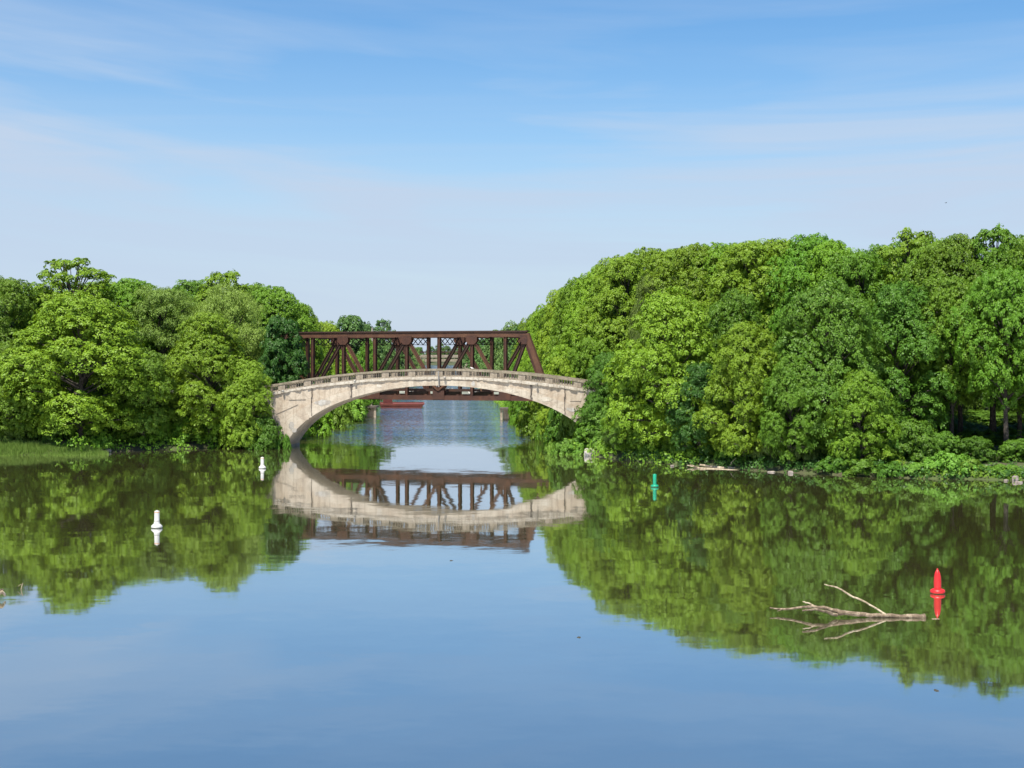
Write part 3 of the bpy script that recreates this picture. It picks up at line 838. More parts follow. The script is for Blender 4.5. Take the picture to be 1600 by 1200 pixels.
def make_tree(seed, H, R, z0, kind, n_lobe, n_spray, n_leaf, rad, leaf, style='spray', lobe_k=0.34, trunk_r=0.32):
    """returns (crown mesh without material, trunk mesh); base at origin"""
    r = np.random.default_rng(seed)
    i = np.arange(n_lobe)
    tt = np.clip((i + 0.5) / n_lobe + r.normal(0, 0.03, n_lobe), 0.03, 0.97)
    az = i * 2.399963 + r.normal(0, 0.35, n_lobe)
    pr = profile(kind, tt)
    rr = R * pr * r.uniform(0.48, 0.80, n_lobe)
    lob = np.stack([np.cos(az) * rr, np.sin(az) * rr, z0 + (H - z0) * (0.04 + 0.90 * tt)], 1)
    lr = R * lobe_k * r.uniform(0.75, 1.2, n_lobe) * (0.55 + 0.45 * pr)
    lr = np.where(tt > 0.8, np.maximum(lr, R * lobe_k * 0.8), lr)
    lob[:, 2] = np.minimum(lob[:, 2], H - lr * 0.8 - r.uniform(0, 0.8, n_lobe))
    cents = []; nouts = []
    for j in range(n_lobe):
        m_ = max(6, int(n_spray * (lr[j] / (R * lobe_k)) ** 2))
        dv = unit(r.normal(0, 1, (m_, 3)))
        low = dv[:, 2] < -0.45
        dv[low, 2] *= -r.uniform(0.2, 1, low.sum()); dv = unit(dv)
        rad_ = r.uniform(0.80, 1.10, m_)
        sc = np.array([1.0, 1.0, 0.82])
        cents.append(lob[j] + dv * sc * lr[j] * rad_[:, None])
        oc = unit(lob[j:j + 1] * np.array([1, 1, 0.0]) + 1e-6)
        nouts.append(unit(dv * 0.85 + oc * 0.35))
    cent = np.concatenate(cents); nout = np.concatenate(nouts)
    keep = cent[:, 2] > 0.15
    for j in range(n_lobe):                      # nothing grows deep inside the crown
        q = np.linalg.norm((cent - lob[j]) / np.array([1, 1, 0.82]), axis=1)
        keep &= ~((q < lr[j] - 0.95) & (r.uniform(0, 1, len(q)) < 0.85))
    cent, nout = cent[keep], nout[keep]
    if style == 'spray':
        data = sprays(r, cent, nout, n_leaf, rad, leaf, 0.55)
    elif style == 'willow':
        pos, nr, tip, Lf, Wf, rn = sprays(r, cent, nout, n_leaf, rad, leaf, 0.9, hang=1.6, up=0.35)
        pos[:, 2] -= r.uniform(0, 0.9, len(pos)) * rad
        data = (pos, nr, tip, Lf * 1.25, Wf * 0.5, rn)
    crown_args = data
    mb = MB()
    zt_ = z0 + (H - z0) * 0.80
    wig = r.normal(0, 0.18, (7, 2))
    pts = [(wig[k, 0] * k / 3, wig[k, 1] * k / 3, -0.4 + (zt_ + 0.4) * k / 6) for k in range(7)]
    radk = [trunk_r * (1.35 if k == 0 else 1.0 - 0.13 * k) for k in range(7)]
    random.seed(seed)
    mb.tube(pts, radk, 8, wob=0.08)
    for j in range(n_lobe):
        zs = min(lob[j, 2] * 0.72, zt_ * 0.95); f_ = max(0, min(5.99, (zs + 0.4) / (zt_ + 0.4) * 6)); k = int(f_)
        a = Vector(pts[k]).lerp(Vector(pts[k + 1]), f_ - k)
        e = Vector(lob[j]); mid = a.lerp(e, 0.5) + Vector((0, 0, 0.08 * (e - a).length))
        r0 = trunk_r * 0.42 * (1 - 0.5 * zs / H)
        mb.tube([a, mid, e, e + (e - mid) * 0.12], [r0, r0 * 0.65, r0 * 0.35, 0.02], 5, caps=False)
    return crown_args, mb

VAR = {}
def register(name, mats, *args, **kw):
    crown, trunk = make_tree(*args, **kw)
    pos, nr, tip, Lf, Wf, rn = crown
    base = leaf_mesh('crown_' + name, pos, nr, tip, Lf, Wf, rn, LEAF[mats[0]])
    tm = trunk.mesh('trunk_' + name); tm.materials.append(M_BARK)
    VAR[name] = dict(H=float(pos[:, 2].max()), R=float(np.percentile(np.hypot(pos[:, 0], pos[:, 1]), 99)), crown=base, trunk=tm)
T = 'spray'
register('low1', ['bright'], 11, 14.0, 6.4, 0.3, 'low', 44, 119, 30, 0.36, 0.165, lobe_k=0.34)
register('low2', ['mid'], 12, 13.0, 6.0, 0.2, 'low', 40, 114, 30, 0.36, 0.165, lobe_k=0.34)
register('low3', ['bright'], 13, 15.0, 5.6, 0.4, 'low', 44, 109, 30, 0.36, 0.165, lobe_k=0.34)
register('round1', ['mid'], 14, 15.5, 6.2, 2.6, 'round', 44, 114, 30, 0.36, 0.165, lobe_k=0.37)
register('round2', ['bright'], 15, 16.0, 5.6, 2.2, 'round', 44, 109, 30, 0.36, 0.165, lobe_k=0.37)
register('park', ['mid'], 16, 15.0, 6.4, 4.0, 'round', 38, 114, 30, 0.36, 0.165, lobe_k=0.36)
register('willow1', ['olive'], 17, 13.5, 6.0, 0.6, 'low', 44, 80, 38, 0.42, 0.16, style='willow', lobe_k=0.36)
register('willow2', ['olive'], 18, 14.0, 5.0, 0.8, 'round', 40, 76, 38, 0.40, 0.16, style='willow', lobe_k=0.36)
register('darkoak', ['dark'], 19, 12.0, 4.8, 0.3, 'low', 34, 60, 36, 0.42, 0.22, lobe_k=0.38)
register('sparse1', ['mid'], 20, 17.0, 4.4, 7.0, 'flat', 70, 17, 26, 0.32, 0.18, lobe_k=0.20)
register('sparse2', ['mid'], 21, 16.0, 4.0, 7.0, 'flat', 60, 17, 26, 0.32, 0.18, lobe_k=0.20)
register('far1', ['far'], 22, 13.0, 5.5, 0.3, 'low', 32, 40, 20, 0.6, 0.34, lobe_k=0.42)
register('far2', ['far'], 23, 14.0, 4.6, 0.4, 'low', 32, 38, 20, 0.6, 0.34, lobe_k=0.42)
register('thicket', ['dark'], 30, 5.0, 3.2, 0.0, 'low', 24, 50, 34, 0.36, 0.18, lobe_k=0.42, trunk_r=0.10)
register('bush1', ['shrub'], 31, 2.6, 1.9, 0.0, 'low', 12, 22, 34, 0.34, 0.19, lobe_k=0.40, trunk_r=0.06)
register('bush2', ['shrub'], 32, 2.2, 2.3, 0.0, 'low', 13, 22, 34, 0.34, 0.18, lobe_k=0.40, trunk_r=0.06)
register('bush3', ['dolive'], 33, 3.0, 2.0, 0.0, 'low', 13, 22, 36, 0.34, 0.16, style='willow', lobe_k=0.40, trunk_r=0.06)

_cache = {}
def crown_mesh(var, mat):
    me = VAR[var]['crown']
    if me.materials[0] is LEAF[mat]: return me
    return me
def plant(name, var, px, pytop, d, hw, mat, label, cat, group=None, rz=None, sink=0.15):
    x = (px - CX) * d / F
    g = float(gz(x, d))
    zt = CH + (HY - pytop) * d / F
    v_ = VAR[var]
    h = max(0.6, zt - g + sink)
    sxy = hw * d / F / v_['R']; sz = h / v_['H']
    e = empty(name, (x, d, g - sink), random.uniform(0, 6.28) if rz is None else rz, (sxy, sxy, sz))
    tag(e, label, cat, group)
    c = link('crown', v_['crown'], e)
    if c.material_slots and mat and v_['crown'].materials[0] is not LEAF[mat]:
        c.material_slots[0].link = 'OBJECT'; c.material_slots[0].material = LEAF[mat]
    link('trunk', v_['trunk'], e)
    return e
random.seed(99)
GL, GR, GC, GF = 'trees on the bank with the reeds', 'trees on the bank with the driftwood logs', 'trees lining the canal', 'distant trees'
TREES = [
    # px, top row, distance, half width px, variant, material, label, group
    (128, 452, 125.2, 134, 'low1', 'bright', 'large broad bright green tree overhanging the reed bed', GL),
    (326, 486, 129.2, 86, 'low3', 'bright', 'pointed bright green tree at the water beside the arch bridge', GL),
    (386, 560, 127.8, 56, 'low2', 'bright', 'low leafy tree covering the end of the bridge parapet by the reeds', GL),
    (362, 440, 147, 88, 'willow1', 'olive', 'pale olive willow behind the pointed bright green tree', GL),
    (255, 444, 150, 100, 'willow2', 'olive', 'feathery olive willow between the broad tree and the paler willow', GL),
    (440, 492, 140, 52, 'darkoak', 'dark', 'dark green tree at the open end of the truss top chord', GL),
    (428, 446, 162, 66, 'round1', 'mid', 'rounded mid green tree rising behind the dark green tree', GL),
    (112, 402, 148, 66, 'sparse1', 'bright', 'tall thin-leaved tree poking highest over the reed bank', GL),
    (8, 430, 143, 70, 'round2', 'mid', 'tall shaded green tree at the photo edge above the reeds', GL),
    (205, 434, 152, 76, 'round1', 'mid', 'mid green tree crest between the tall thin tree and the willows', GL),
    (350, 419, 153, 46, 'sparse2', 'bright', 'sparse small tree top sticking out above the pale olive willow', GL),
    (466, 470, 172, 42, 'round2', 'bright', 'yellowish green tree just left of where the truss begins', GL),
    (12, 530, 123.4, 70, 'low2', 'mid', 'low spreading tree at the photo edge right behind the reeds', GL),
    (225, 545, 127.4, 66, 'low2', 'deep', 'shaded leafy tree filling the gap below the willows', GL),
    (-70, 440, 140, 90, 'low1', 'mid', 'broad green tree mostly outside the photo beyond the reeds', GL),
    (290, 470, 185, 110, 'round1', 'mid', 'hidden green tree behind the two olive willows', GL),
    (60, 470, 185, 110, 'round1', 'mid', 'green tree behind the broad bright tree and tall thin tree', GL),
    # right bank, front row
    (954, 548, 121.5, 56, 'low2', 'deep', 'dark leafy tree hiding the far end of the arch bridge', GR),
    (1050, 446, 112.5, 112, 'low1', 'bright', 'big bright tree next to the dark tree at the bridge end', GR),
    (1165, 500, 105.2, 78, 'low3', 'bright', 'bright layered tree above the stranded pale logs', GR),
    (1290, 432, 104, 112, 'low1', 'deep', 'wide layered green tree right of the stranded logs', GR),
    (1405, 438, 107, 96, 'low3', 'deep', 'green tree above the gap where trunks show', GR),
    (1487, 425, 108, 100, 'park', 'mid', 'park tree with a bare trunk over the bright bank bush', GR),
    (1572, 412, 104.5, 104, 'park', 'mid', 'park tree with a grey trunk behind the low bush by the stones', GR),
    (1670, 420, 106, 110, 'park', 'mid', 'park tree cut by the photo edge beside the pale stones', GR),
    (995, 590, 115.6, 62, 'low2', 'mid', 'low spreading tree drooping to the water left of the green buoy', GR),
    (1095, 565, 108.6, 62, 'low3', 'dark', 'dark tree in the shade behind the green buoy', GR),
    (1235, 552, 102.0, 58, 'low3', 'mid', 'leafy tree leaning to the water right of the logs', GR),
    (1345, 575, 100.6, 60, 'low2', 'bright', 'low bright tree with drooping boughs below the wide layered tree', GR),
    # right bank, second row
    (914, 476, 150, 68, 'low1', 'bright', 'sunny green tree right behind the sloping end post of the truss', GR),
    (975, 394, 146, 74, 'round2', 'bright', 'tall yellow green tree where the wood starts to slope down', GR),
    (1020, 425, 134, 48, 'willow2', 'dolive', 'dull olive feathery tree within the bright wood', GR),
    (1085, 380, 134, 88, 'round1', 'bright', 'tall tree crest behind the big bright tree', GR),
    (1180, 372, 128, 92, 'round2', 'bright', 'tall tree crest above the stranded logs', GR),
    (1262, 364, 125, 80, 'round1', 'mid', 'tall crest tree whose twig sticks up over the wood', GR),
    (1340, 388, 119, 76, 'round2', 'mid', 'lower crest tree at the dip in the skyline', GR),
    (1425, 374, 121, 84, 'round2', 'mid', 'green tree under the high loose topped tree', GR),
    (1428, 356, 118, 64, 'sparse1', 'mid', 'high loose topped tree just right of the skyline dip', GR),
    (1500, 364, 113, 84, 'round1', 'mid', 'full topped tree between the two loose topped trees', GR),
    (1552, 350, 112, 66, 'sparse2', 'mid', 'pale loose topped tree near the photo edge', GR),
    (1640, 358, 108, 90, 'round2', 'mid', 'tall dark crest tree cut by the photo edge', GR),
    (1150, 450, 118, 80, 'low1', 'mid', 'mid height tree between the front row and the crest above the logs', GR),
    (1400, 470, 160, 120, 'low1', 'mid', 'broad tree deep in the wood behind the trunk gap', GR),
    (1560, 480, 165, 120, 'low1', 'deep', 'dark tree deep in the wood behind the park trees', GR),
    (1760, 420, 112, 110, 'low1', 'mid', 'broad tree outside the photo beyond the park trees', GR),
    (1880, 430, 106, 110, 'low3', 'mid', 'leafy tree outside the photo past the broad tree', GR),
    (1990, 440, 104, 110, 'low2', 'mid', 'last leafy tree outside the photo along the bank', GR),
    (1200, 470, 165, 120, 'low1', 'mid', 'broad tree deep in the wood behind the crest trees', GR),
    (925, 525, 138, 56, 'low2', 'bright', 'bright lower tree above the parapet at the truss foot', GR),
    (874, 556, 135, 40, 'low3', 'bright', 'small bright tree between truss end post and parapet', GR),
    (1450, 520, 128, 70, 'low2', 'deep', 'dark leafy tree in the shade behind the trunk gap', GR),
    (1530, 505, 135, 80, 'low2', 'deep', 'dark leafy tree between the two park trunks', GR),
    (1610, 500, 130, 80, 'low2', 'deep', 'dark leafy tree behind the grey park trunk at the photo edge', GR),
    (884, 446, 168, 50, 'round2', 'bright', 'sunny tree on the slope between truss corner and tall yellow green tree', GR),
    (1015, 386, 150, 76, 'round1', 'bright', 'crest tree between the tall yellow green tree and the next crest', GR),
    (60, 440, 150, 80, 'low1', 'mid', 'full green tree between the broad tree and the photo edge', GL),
    (165, 436, 172, 80, 'round2', 'mid', 'green crest tree right behind the tall thin-leaved tree', GL),
    (300, 436, 172, 80, 'round1', 'mid', 'green crest tree behind the gap of the two willows', GL),
    (395, 440, 175, 60, 'round2', 'mid', 'green crest tree behind the pale olive willow', GL),
    (1130, 378, 133, 80, 'round1', 'bright', 'sunny crest tree between the two tall crests behind the bright trees', GR),
    (1225, 370, 128, 80, 'round2', 'bright', 'crest tree left of the twig topped crest tree', GR),
    (1300, 374, 123, 76, 'round1', 'bright', 'crest tree sloping down to the skyline dip', GR),
    (1380, 380, 121, 76, 'round1', 'mid', 'crest tree right at the skyline dip', GR),
    (1465, 368, 116, 80, 'round2', 'mid', 'crest tree behind the full topped tree', GR),
    (1592, 364, 110, 84, 'round1', 'mid', 'crest tree at the photo edge behind the pale loose topped tree', GR),
    (940, 412, 154, 60, 'round1', 'bright', 'sunny tree on the slope just left of the tall yellow green tree', GR),
    (908, 432, 160, 54, 'round1', 'bright', 'sunny tree halfway down the slope to the truss', GR),
    (1060, 384, 150, 84, 'round2', 'bright', 'crest tree above the dull olive feathery tree', GR),
    (840, 484, 192, 36, 'low2', 'bright', 'sunny tree low on the slope right above the truss corner', GC),
    (866, 462, 176, 40, 'low1', 'mid', 'green tree on the slope just above the sloping end post', GC),
    (812, 503, 250, 28, 'far1', 'far', 'pale green tree at the very foot of the slope behind the truss chord', GC),
    # lining the canal
    (850, 474, 185, 42, 'low1', 'bright', 'green tree seen just past the sloping end post of the truss', GC),
    (824, 496, 225, 30, 'low2', 'bright', 'green tree lower on the slope above the truss corner', GC),
    (800, 500, 285, 34, 'far1', 'far', 'hazy green tree at the foot of the tree slope', GC),
    (778, 515, 330, 30, 'far2', 'far', 'distant green tree behind the last truss post', GC),
    (758, 524, 430, 26, 'far1', 'far', 'distant tree by the canal behind the third gusset', GC),
    (742, 531, 560, 22, 'far2', 'far', 'far tree beside the brown railed bridge', GC),
    (812, 560, 205, 30, 'low2', 'mid', 'low leafy tree on the canal bank under the truss end', GC),
    (486, 490, 185, 34, 'low3', 'bright', 'sunlit tree behind the first truss post', GC),
    (512, 500, 205, 44, 'low2', 'bright', 'green tree behind the first truss gusset', GC),
    (548, 492, 240, 42, 'far2', 'far', 'bushy distant tree rising over the truss chord', GC),
    (570, 499, 275, 40, 'far1', 'far', 'rounded distant tree next to the utility pole', GC),
    (599, 497, 330, 20, 'sparse2', 'far', 'lone thin distant tree right of the utility pole', GC),
    (604, 530, 300, 30, 'far1', 'far', 'low distant tree between the first and second gussets', GC),
    (628, 534, 400, 24, 'far2', 'far', 'distant tree behind the second gusset', GC),
    (648, 540, 540, 18, 'far1', 'far', 'far tree at the end of the brown railed bridge', GC),
    (535, 540, 190, 32, 'low2', 'bright', 'leafy tree on the canal bank behind the first diagonals', GC),
    (575, 530, 200, 28, 'low3', 'mid', 'leafy tree above the small concrete landing', GC),
]
for i, (px, py, d, hw, var, mat, lab, grp) in enumerate(TREES):
    plant('leafy_tree' if 'willow' not in lab else 'willow_tree', var, px, py, d, hw, mat, lab, 'tree', grp)
for k in range(15):                              # the wood that closes the canal
    px = 596 + k * 15 + random.uniform(-4, 4)
    plant('leafy_tree', 'far1' if k % 2 else 'far2', px, 538 + random.uniform(-3, 5), 1300 + random.uniform(0, 90), 11, 'far', 'tiny distant tree in the row closing the canal', 'tree', GF)

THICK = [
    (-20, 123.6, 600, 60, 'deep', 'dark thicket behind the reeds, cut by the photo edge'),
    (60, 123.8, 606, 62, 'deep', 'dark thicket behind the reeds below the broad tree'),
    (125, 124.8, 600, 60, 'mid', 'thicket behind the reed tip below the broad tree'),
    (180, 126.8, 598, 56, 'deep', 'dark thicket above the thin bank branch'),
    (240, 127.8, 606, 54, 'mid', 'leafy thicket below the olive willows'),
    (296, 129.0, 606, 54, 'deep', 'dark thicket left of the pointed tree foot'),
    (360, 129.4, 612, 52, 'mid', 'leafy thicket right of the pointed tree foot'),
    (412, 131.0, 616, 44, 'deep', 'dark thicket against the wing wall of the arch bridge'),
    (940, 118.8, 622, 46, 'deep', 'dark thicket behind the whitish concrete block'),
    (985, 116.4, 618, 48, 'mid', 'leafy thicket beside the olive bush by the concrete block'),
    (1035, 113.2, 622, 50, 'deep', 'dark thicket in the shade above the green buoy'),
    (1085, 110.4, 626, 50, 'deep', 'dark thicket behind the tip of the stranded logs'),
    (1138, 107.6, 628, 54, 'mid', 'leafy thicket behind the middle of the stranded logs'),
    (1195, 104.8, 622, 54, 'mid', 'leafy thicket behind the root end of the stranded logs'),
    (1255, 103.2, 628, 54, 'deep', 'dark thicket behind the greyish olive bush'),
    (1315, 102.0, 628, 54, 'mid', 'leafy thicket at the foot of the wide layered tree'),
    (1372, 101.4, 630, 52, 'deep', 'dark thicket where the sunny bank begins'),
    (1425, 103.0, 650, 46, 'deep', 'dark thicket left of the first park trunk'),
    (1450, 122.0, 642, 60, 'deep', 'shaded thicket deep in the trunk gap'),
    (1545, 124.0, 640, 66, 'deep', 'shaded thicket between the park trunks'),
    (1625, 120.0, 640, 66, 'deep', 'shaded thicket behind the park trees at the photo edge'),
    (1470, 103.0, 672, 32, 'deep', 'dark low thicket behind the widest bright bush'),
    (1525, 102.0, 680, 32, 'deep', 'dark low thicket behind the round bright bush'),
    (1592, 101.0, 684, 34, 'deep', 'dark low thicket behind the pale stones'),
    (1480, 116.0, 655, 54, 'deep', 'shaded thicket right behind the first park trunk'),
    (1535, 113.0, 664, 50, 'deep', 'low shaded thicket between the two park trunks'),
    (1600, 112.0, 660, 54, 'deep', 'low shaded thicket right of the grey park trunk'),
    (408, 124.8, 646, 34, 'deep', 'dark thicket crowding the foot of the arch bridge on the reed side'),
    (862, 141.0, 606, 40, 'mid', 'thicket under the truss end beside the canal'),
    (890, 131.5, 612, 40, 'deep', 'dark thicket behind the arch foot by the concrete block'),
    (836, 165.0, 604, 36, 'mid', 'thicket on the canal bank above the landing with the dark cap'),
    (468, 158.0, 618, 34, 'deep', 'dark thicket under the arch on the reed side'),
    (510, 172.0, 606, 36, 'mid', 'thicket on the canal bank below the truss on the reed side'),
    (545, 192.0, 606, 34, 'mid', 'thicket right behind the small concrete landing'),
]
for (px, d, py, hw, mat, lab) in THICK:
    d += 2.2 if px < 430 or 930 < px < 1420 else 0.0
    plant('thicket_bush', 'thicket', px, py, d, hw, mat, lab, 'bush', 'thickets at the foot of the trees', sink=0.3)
GB = 'bushes along the water edge'
BUSHES = [
    # px, waterline-ish distance, top row, half width, variant, mat, label
    (1478, 97.2, 704, 46, 'bush2', 'shrub', 'widest bright green bush on the bank under the park trees'),
    (1432, 97.0, 722, 26, 'bush1', 'shrub', 'small bright bush at the dark end of the bank under the park trees'),
    (1512, 96.6, 716, 28, 'bush1', 'shrub', 'round bright bush in the middle of the sunny bank'),
    (1562, 96.2, 724, 36, 'bush2', 'shrub', 'low bush beside the pale stones'),
    (1382, 99.0, 700, 32, 'bush1', 'mid', 'bush at the water under the low bright drooping tree'),
    (1296, 98.2, 712, 30, 'bush2', 'deep', 'low shaded bush hanging over the water right of the small white stone'),
    (1345, 96.6, 716, 30, 'bush1', 'deep', 'low shaded bush hanging over the water below the drooping boughs'),
    (1396, 95.6, 720, 28, 'bush2', 'deep', 'low shaded bush at the start of the sunny bank'),
    (1322, 99.6, 690, 34, 'bush2', 'deep', 'shaded bush under the wide layered tree'),
    (1255, 101.2, 682, 44, 'bush3', 'dolive', 'greyish olive bush at the water right of the logs'),
    (1205, 102.6, 665, 34, 'bush3', 'dolive', 'dull olive upright bush between logs and greyish bush'),
    (1150, 105.0, 690, 40, 'bush2', 'mid', 'leafy bush just behind the stranded logs'),
    (1105, 107.4, 676, 36, 'bush1', 'mid', 'bush behind the broken end of the stranded logs'),
    (1060, 109.8, 672, 34, 'bush2', 'deep', 'dark bush in the shadow above the green buoy'),
    (1018, 112.2, 668, 34, 'bush1', 'deep', 'dark bush at the water left of the green buoy'),
    (975, 115.0, 655, 36, 'bush3', 'dolive', 'olive bush next to the whitish concrete block'),
    (945, 118.0, 660, 26, 'bush1', 'deep', 'dark bush behind the whitish concrete block'),
    (882, 119.8, 684, 24, 'bush2', 'shrub', 'low bright bush at the foot of the arch, left of the concrete block'),
    (862, 121.0, 690, 14, 'bush1', 'shrub', 'smallest bush on the tip of the bank by the arch'),
    (902, 119.6, 690, 18, 'bush1', 'shrub', 'bush touching the whitish concrete block'),
    (900, 126.5, 640, 34, 'bush1', 'deep', 'dark bush in the shadow under the arch foot'),
    (868, 136.0, 628, 36, 'bush2', 'mid', 'bush on the canal bank under the arch beside the driftwood bank'),
    (838, 150.0, 622, 34, 'bush1', 'mid', 'leafy bush on the canal bank under the truss'),
    (818, 172.0, 618, 28, 'bush2', 'mid', 'bush beside the landing with the dark cap'),
    (440, 127.0, 674, 18, 'bush2', 'deep', 'ivy green bush hanging at the foot of the arch'),
    (498, 147.0, 632, 26, 'bush1', 'mid', 'upright bush seen under the arch in front of the canal bank'),
    (474, 150.0, 640, 26, 'bush2', 'deep', 'dark bush deep under the arch'),
    (525, 163.0, 615, 32, 'bush2', 'shrub', 'sunlit bush under the arch beside the canal'),
    (548, 180.0, 615, 30, 'bush1', 'shrub', 'sunlit bush next to the small concrete landing'),
    (400, 128.6, 650, 28, 'bush2', 'deep', 'dark bush at the water left of the arch foot'),
    (345, 127.8, 655, 34, 'bush1', 'mid', 'leafy bush at the water below the pointed tree'),
    (290, 127.2, 650, 36, 'bush2', 'mid', 'bush at the water between the pointed and the broad tree'),
    (245, 126.0, 642, 26, 'bush3', 'mid', 'drooping bush right of the thin bank branch'),
    (195, 125.8, 660, 34, 'bush2', 'deep', 'dark bush behind the thin bank branch'),
    (140, 124.6, 656, 36, 'bush1', 'deep', 'dark bush behind the tip of the reeds'),
    (85, 122.8, 650, 36, 'bush2', 'deep', 'dark bush behind the middle of the reeds'),
    (26, 121.8, 664, 34, 'bush3', 'olive', 'olive bush behind the reeds near the photo edge'),
]
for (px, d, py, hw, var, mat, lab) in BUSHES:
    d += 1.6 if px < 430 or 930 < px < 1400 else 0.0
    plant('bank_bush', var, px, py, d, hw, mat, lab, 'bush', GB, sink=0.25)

# undergrowth along the water edge and on the wood floor: uncountable
def undergrowth(name, pts, lab, mat, hgt, n_leaf, leaf, seed):
    r = np.random.default_rng(seed)
    k = len(pts)
    cent = np.stack([pts[:, 0], pts[:, 1], pts[:, 2] + r.uniform(0.1, 1.0, k) * hgt], 1)
    nout = unit(np.stack([r.normal(0, .4, k), -np.ones(k), r.uniform(0, .4, k)], 1))
    pos, nr, tip, Lf, Wf, rn = sprays(r, cent, nout, n_leaf, 0.38, leaf, 0.7)
    o = link(name, leaf_mesh(name, pos, nr, tip, Lf, Wf, rn, LEAF[mat]))
    tag(o, lab, 'undergrowth', kind='stuff'); return o
def shore_points(i0, i1, step, off0, off1, seed):
    r = np.random.default_rng(seed); out = []
    for i in range(i0, i1):
        a, b2 = _S[i], _S[i + 1]
        Lg = np.hypot(*(b2 - a)); n = max(1, int(Lg / step))
        tt = r.uniform(0, 1, n); q = a + (b2 - a) * tt[:, None]
        nv = np.array([-(b2 - a)[1], (b2 - a)[0]]) / Lg
        q = q + nv * r.uniform(off0, off1, n)[:, None]
        out.append(q)
    q = np.concatenate(out)
    s = sdf(q[:, 0], q[:, 1]); q = q[s > -0.75]
    return np.stack([q[:, 0], q[:, 1], np.maximum(gz(q[:, 0], q[:, 1]), -0.05)], 1)
undergrowth('undergrowth', shore_points(5, 12, 0.07, -0.25, 3.2, 41), 'dense low leaves along the bank from the reeds into the canal', 'mid', 0.9, 16, 0.19, 51)
undergrowth('undergrowth', shore_points(17, 24, 0.07, -0.25, 3.2, 42), 'dense low leaves along the bank from the canal to the concrete block', 'mid', 0.9, 16, 0.19, 52)
undergrowth('undergrowth', np.concatenate([shore_points(12, 13, 0.35, 0.0, 4.0, 45), shore_points(16, 17, 0.35, 0.0, 4.0, 46)]), 'low greenery along the far reach of the canal', 'far', 1.2, 12, 0.35, 55)
undergrowth('undergrowth', shore_points(23, 27, 0.07, 0.0, 2.2, 43), 'shaded low leaves along the bank with the stranded logs', 'dark', 0.5, 16, 0.17, 53)  # dark leaf colour stands in for shade under the overhanging boughs
undergrowth('undergrowth', shore_points(26, 28, 0.14, 0.0, 1.2, 44), 'low leaves along the sunny bank with the pale stones', 'mid', 0.4, 16, 0.17, 54)

# reeds: tall thin blades in one mass
r = np.random.default_rng(61)
n = 26000
rx = r.uniform(-48, -32.6, n); ry = r.uniform(117.2, 121.5, n)
edge = 117.9 + 0.35 * np.sin(rx * 1.1) + 0.25 * np.sin(rx * 2.7 + 1)
keep = (ry > edge) & (ry < 121.5 - np.clip((rx + 36.0) * 0.5, 0, 3)) & (rx < -32.9 + r.normal(0, 0.25, n))
rx, ry = rx[keep], ry[keep]; n = len(rx)
hh = r.uniform(0.25, 0.95, n) ** 1.2 * 0.62 * (0.75 + 0.35 * np.sin(rx * 3.1 + ry * 1.7) * np.sin(rx * 1.3 - ry * 2.9)) * (0.55 + 0.45 * np.clip((ry - 117.6) / 1.2, 0, 1)) * (1 + 0.2 * np.sin(rx * 0.9))
yaw = r.uniform(0, np.pi, n); lean = r.normal(0, 0.16, (n, 2))
v = np.empty((n, 3, 3)); wv = 0.022
z0 = np.maximum(gz(rx, ry), -0.05)
v[:, 0] = np.stack([rx - np.cos(yaw) * wv, ry - np.sin(yaw) * wv, z0], 1)
v[:, 1] = np.stack([rx + np.cos(yaw) * wv, ry + np.sin(yaw) * wv, z0], 1)
v[:, 2] = np.stack([rx + lean[:, 0] * hh, ry + lean[:, 1] * hh, z0 + hh], 1)
me = bpy.data.meshes.new('reeds')
me.vertices.add(n * 3); me.loops.add(n * 3); me.polygons.add(n)
me.vertices.foreach_set('co', v.reshape(-1).astype(np.float32))
me.loops.foreach_set('vertex_index', np.arange(n * 3, dtype=np.int32))
me.polygons.foreach_set('loop_start', np.arange(0, n * 3, 3, dtype=np.int32))
a = me.attributes.new('rnd', 'FLOAT', 'POINT'); a.data.foreach_set('value', np.repeat(r.uniform(0, 1, n), 3).astype(np.float32))
me.update(calc_edges=True)
LEAF['reed'] = leaf_mat('reed_blades', (0.12, 0.21, 0.030), (0.25, 0.34, 0.075), 0.35, 0.6)
me.materials.append(LEAF['reed'])
tag(link('reeds', me), 'strip of green reeds and grass in the shallows at the photo edge', 'reeds', kind='stuff')

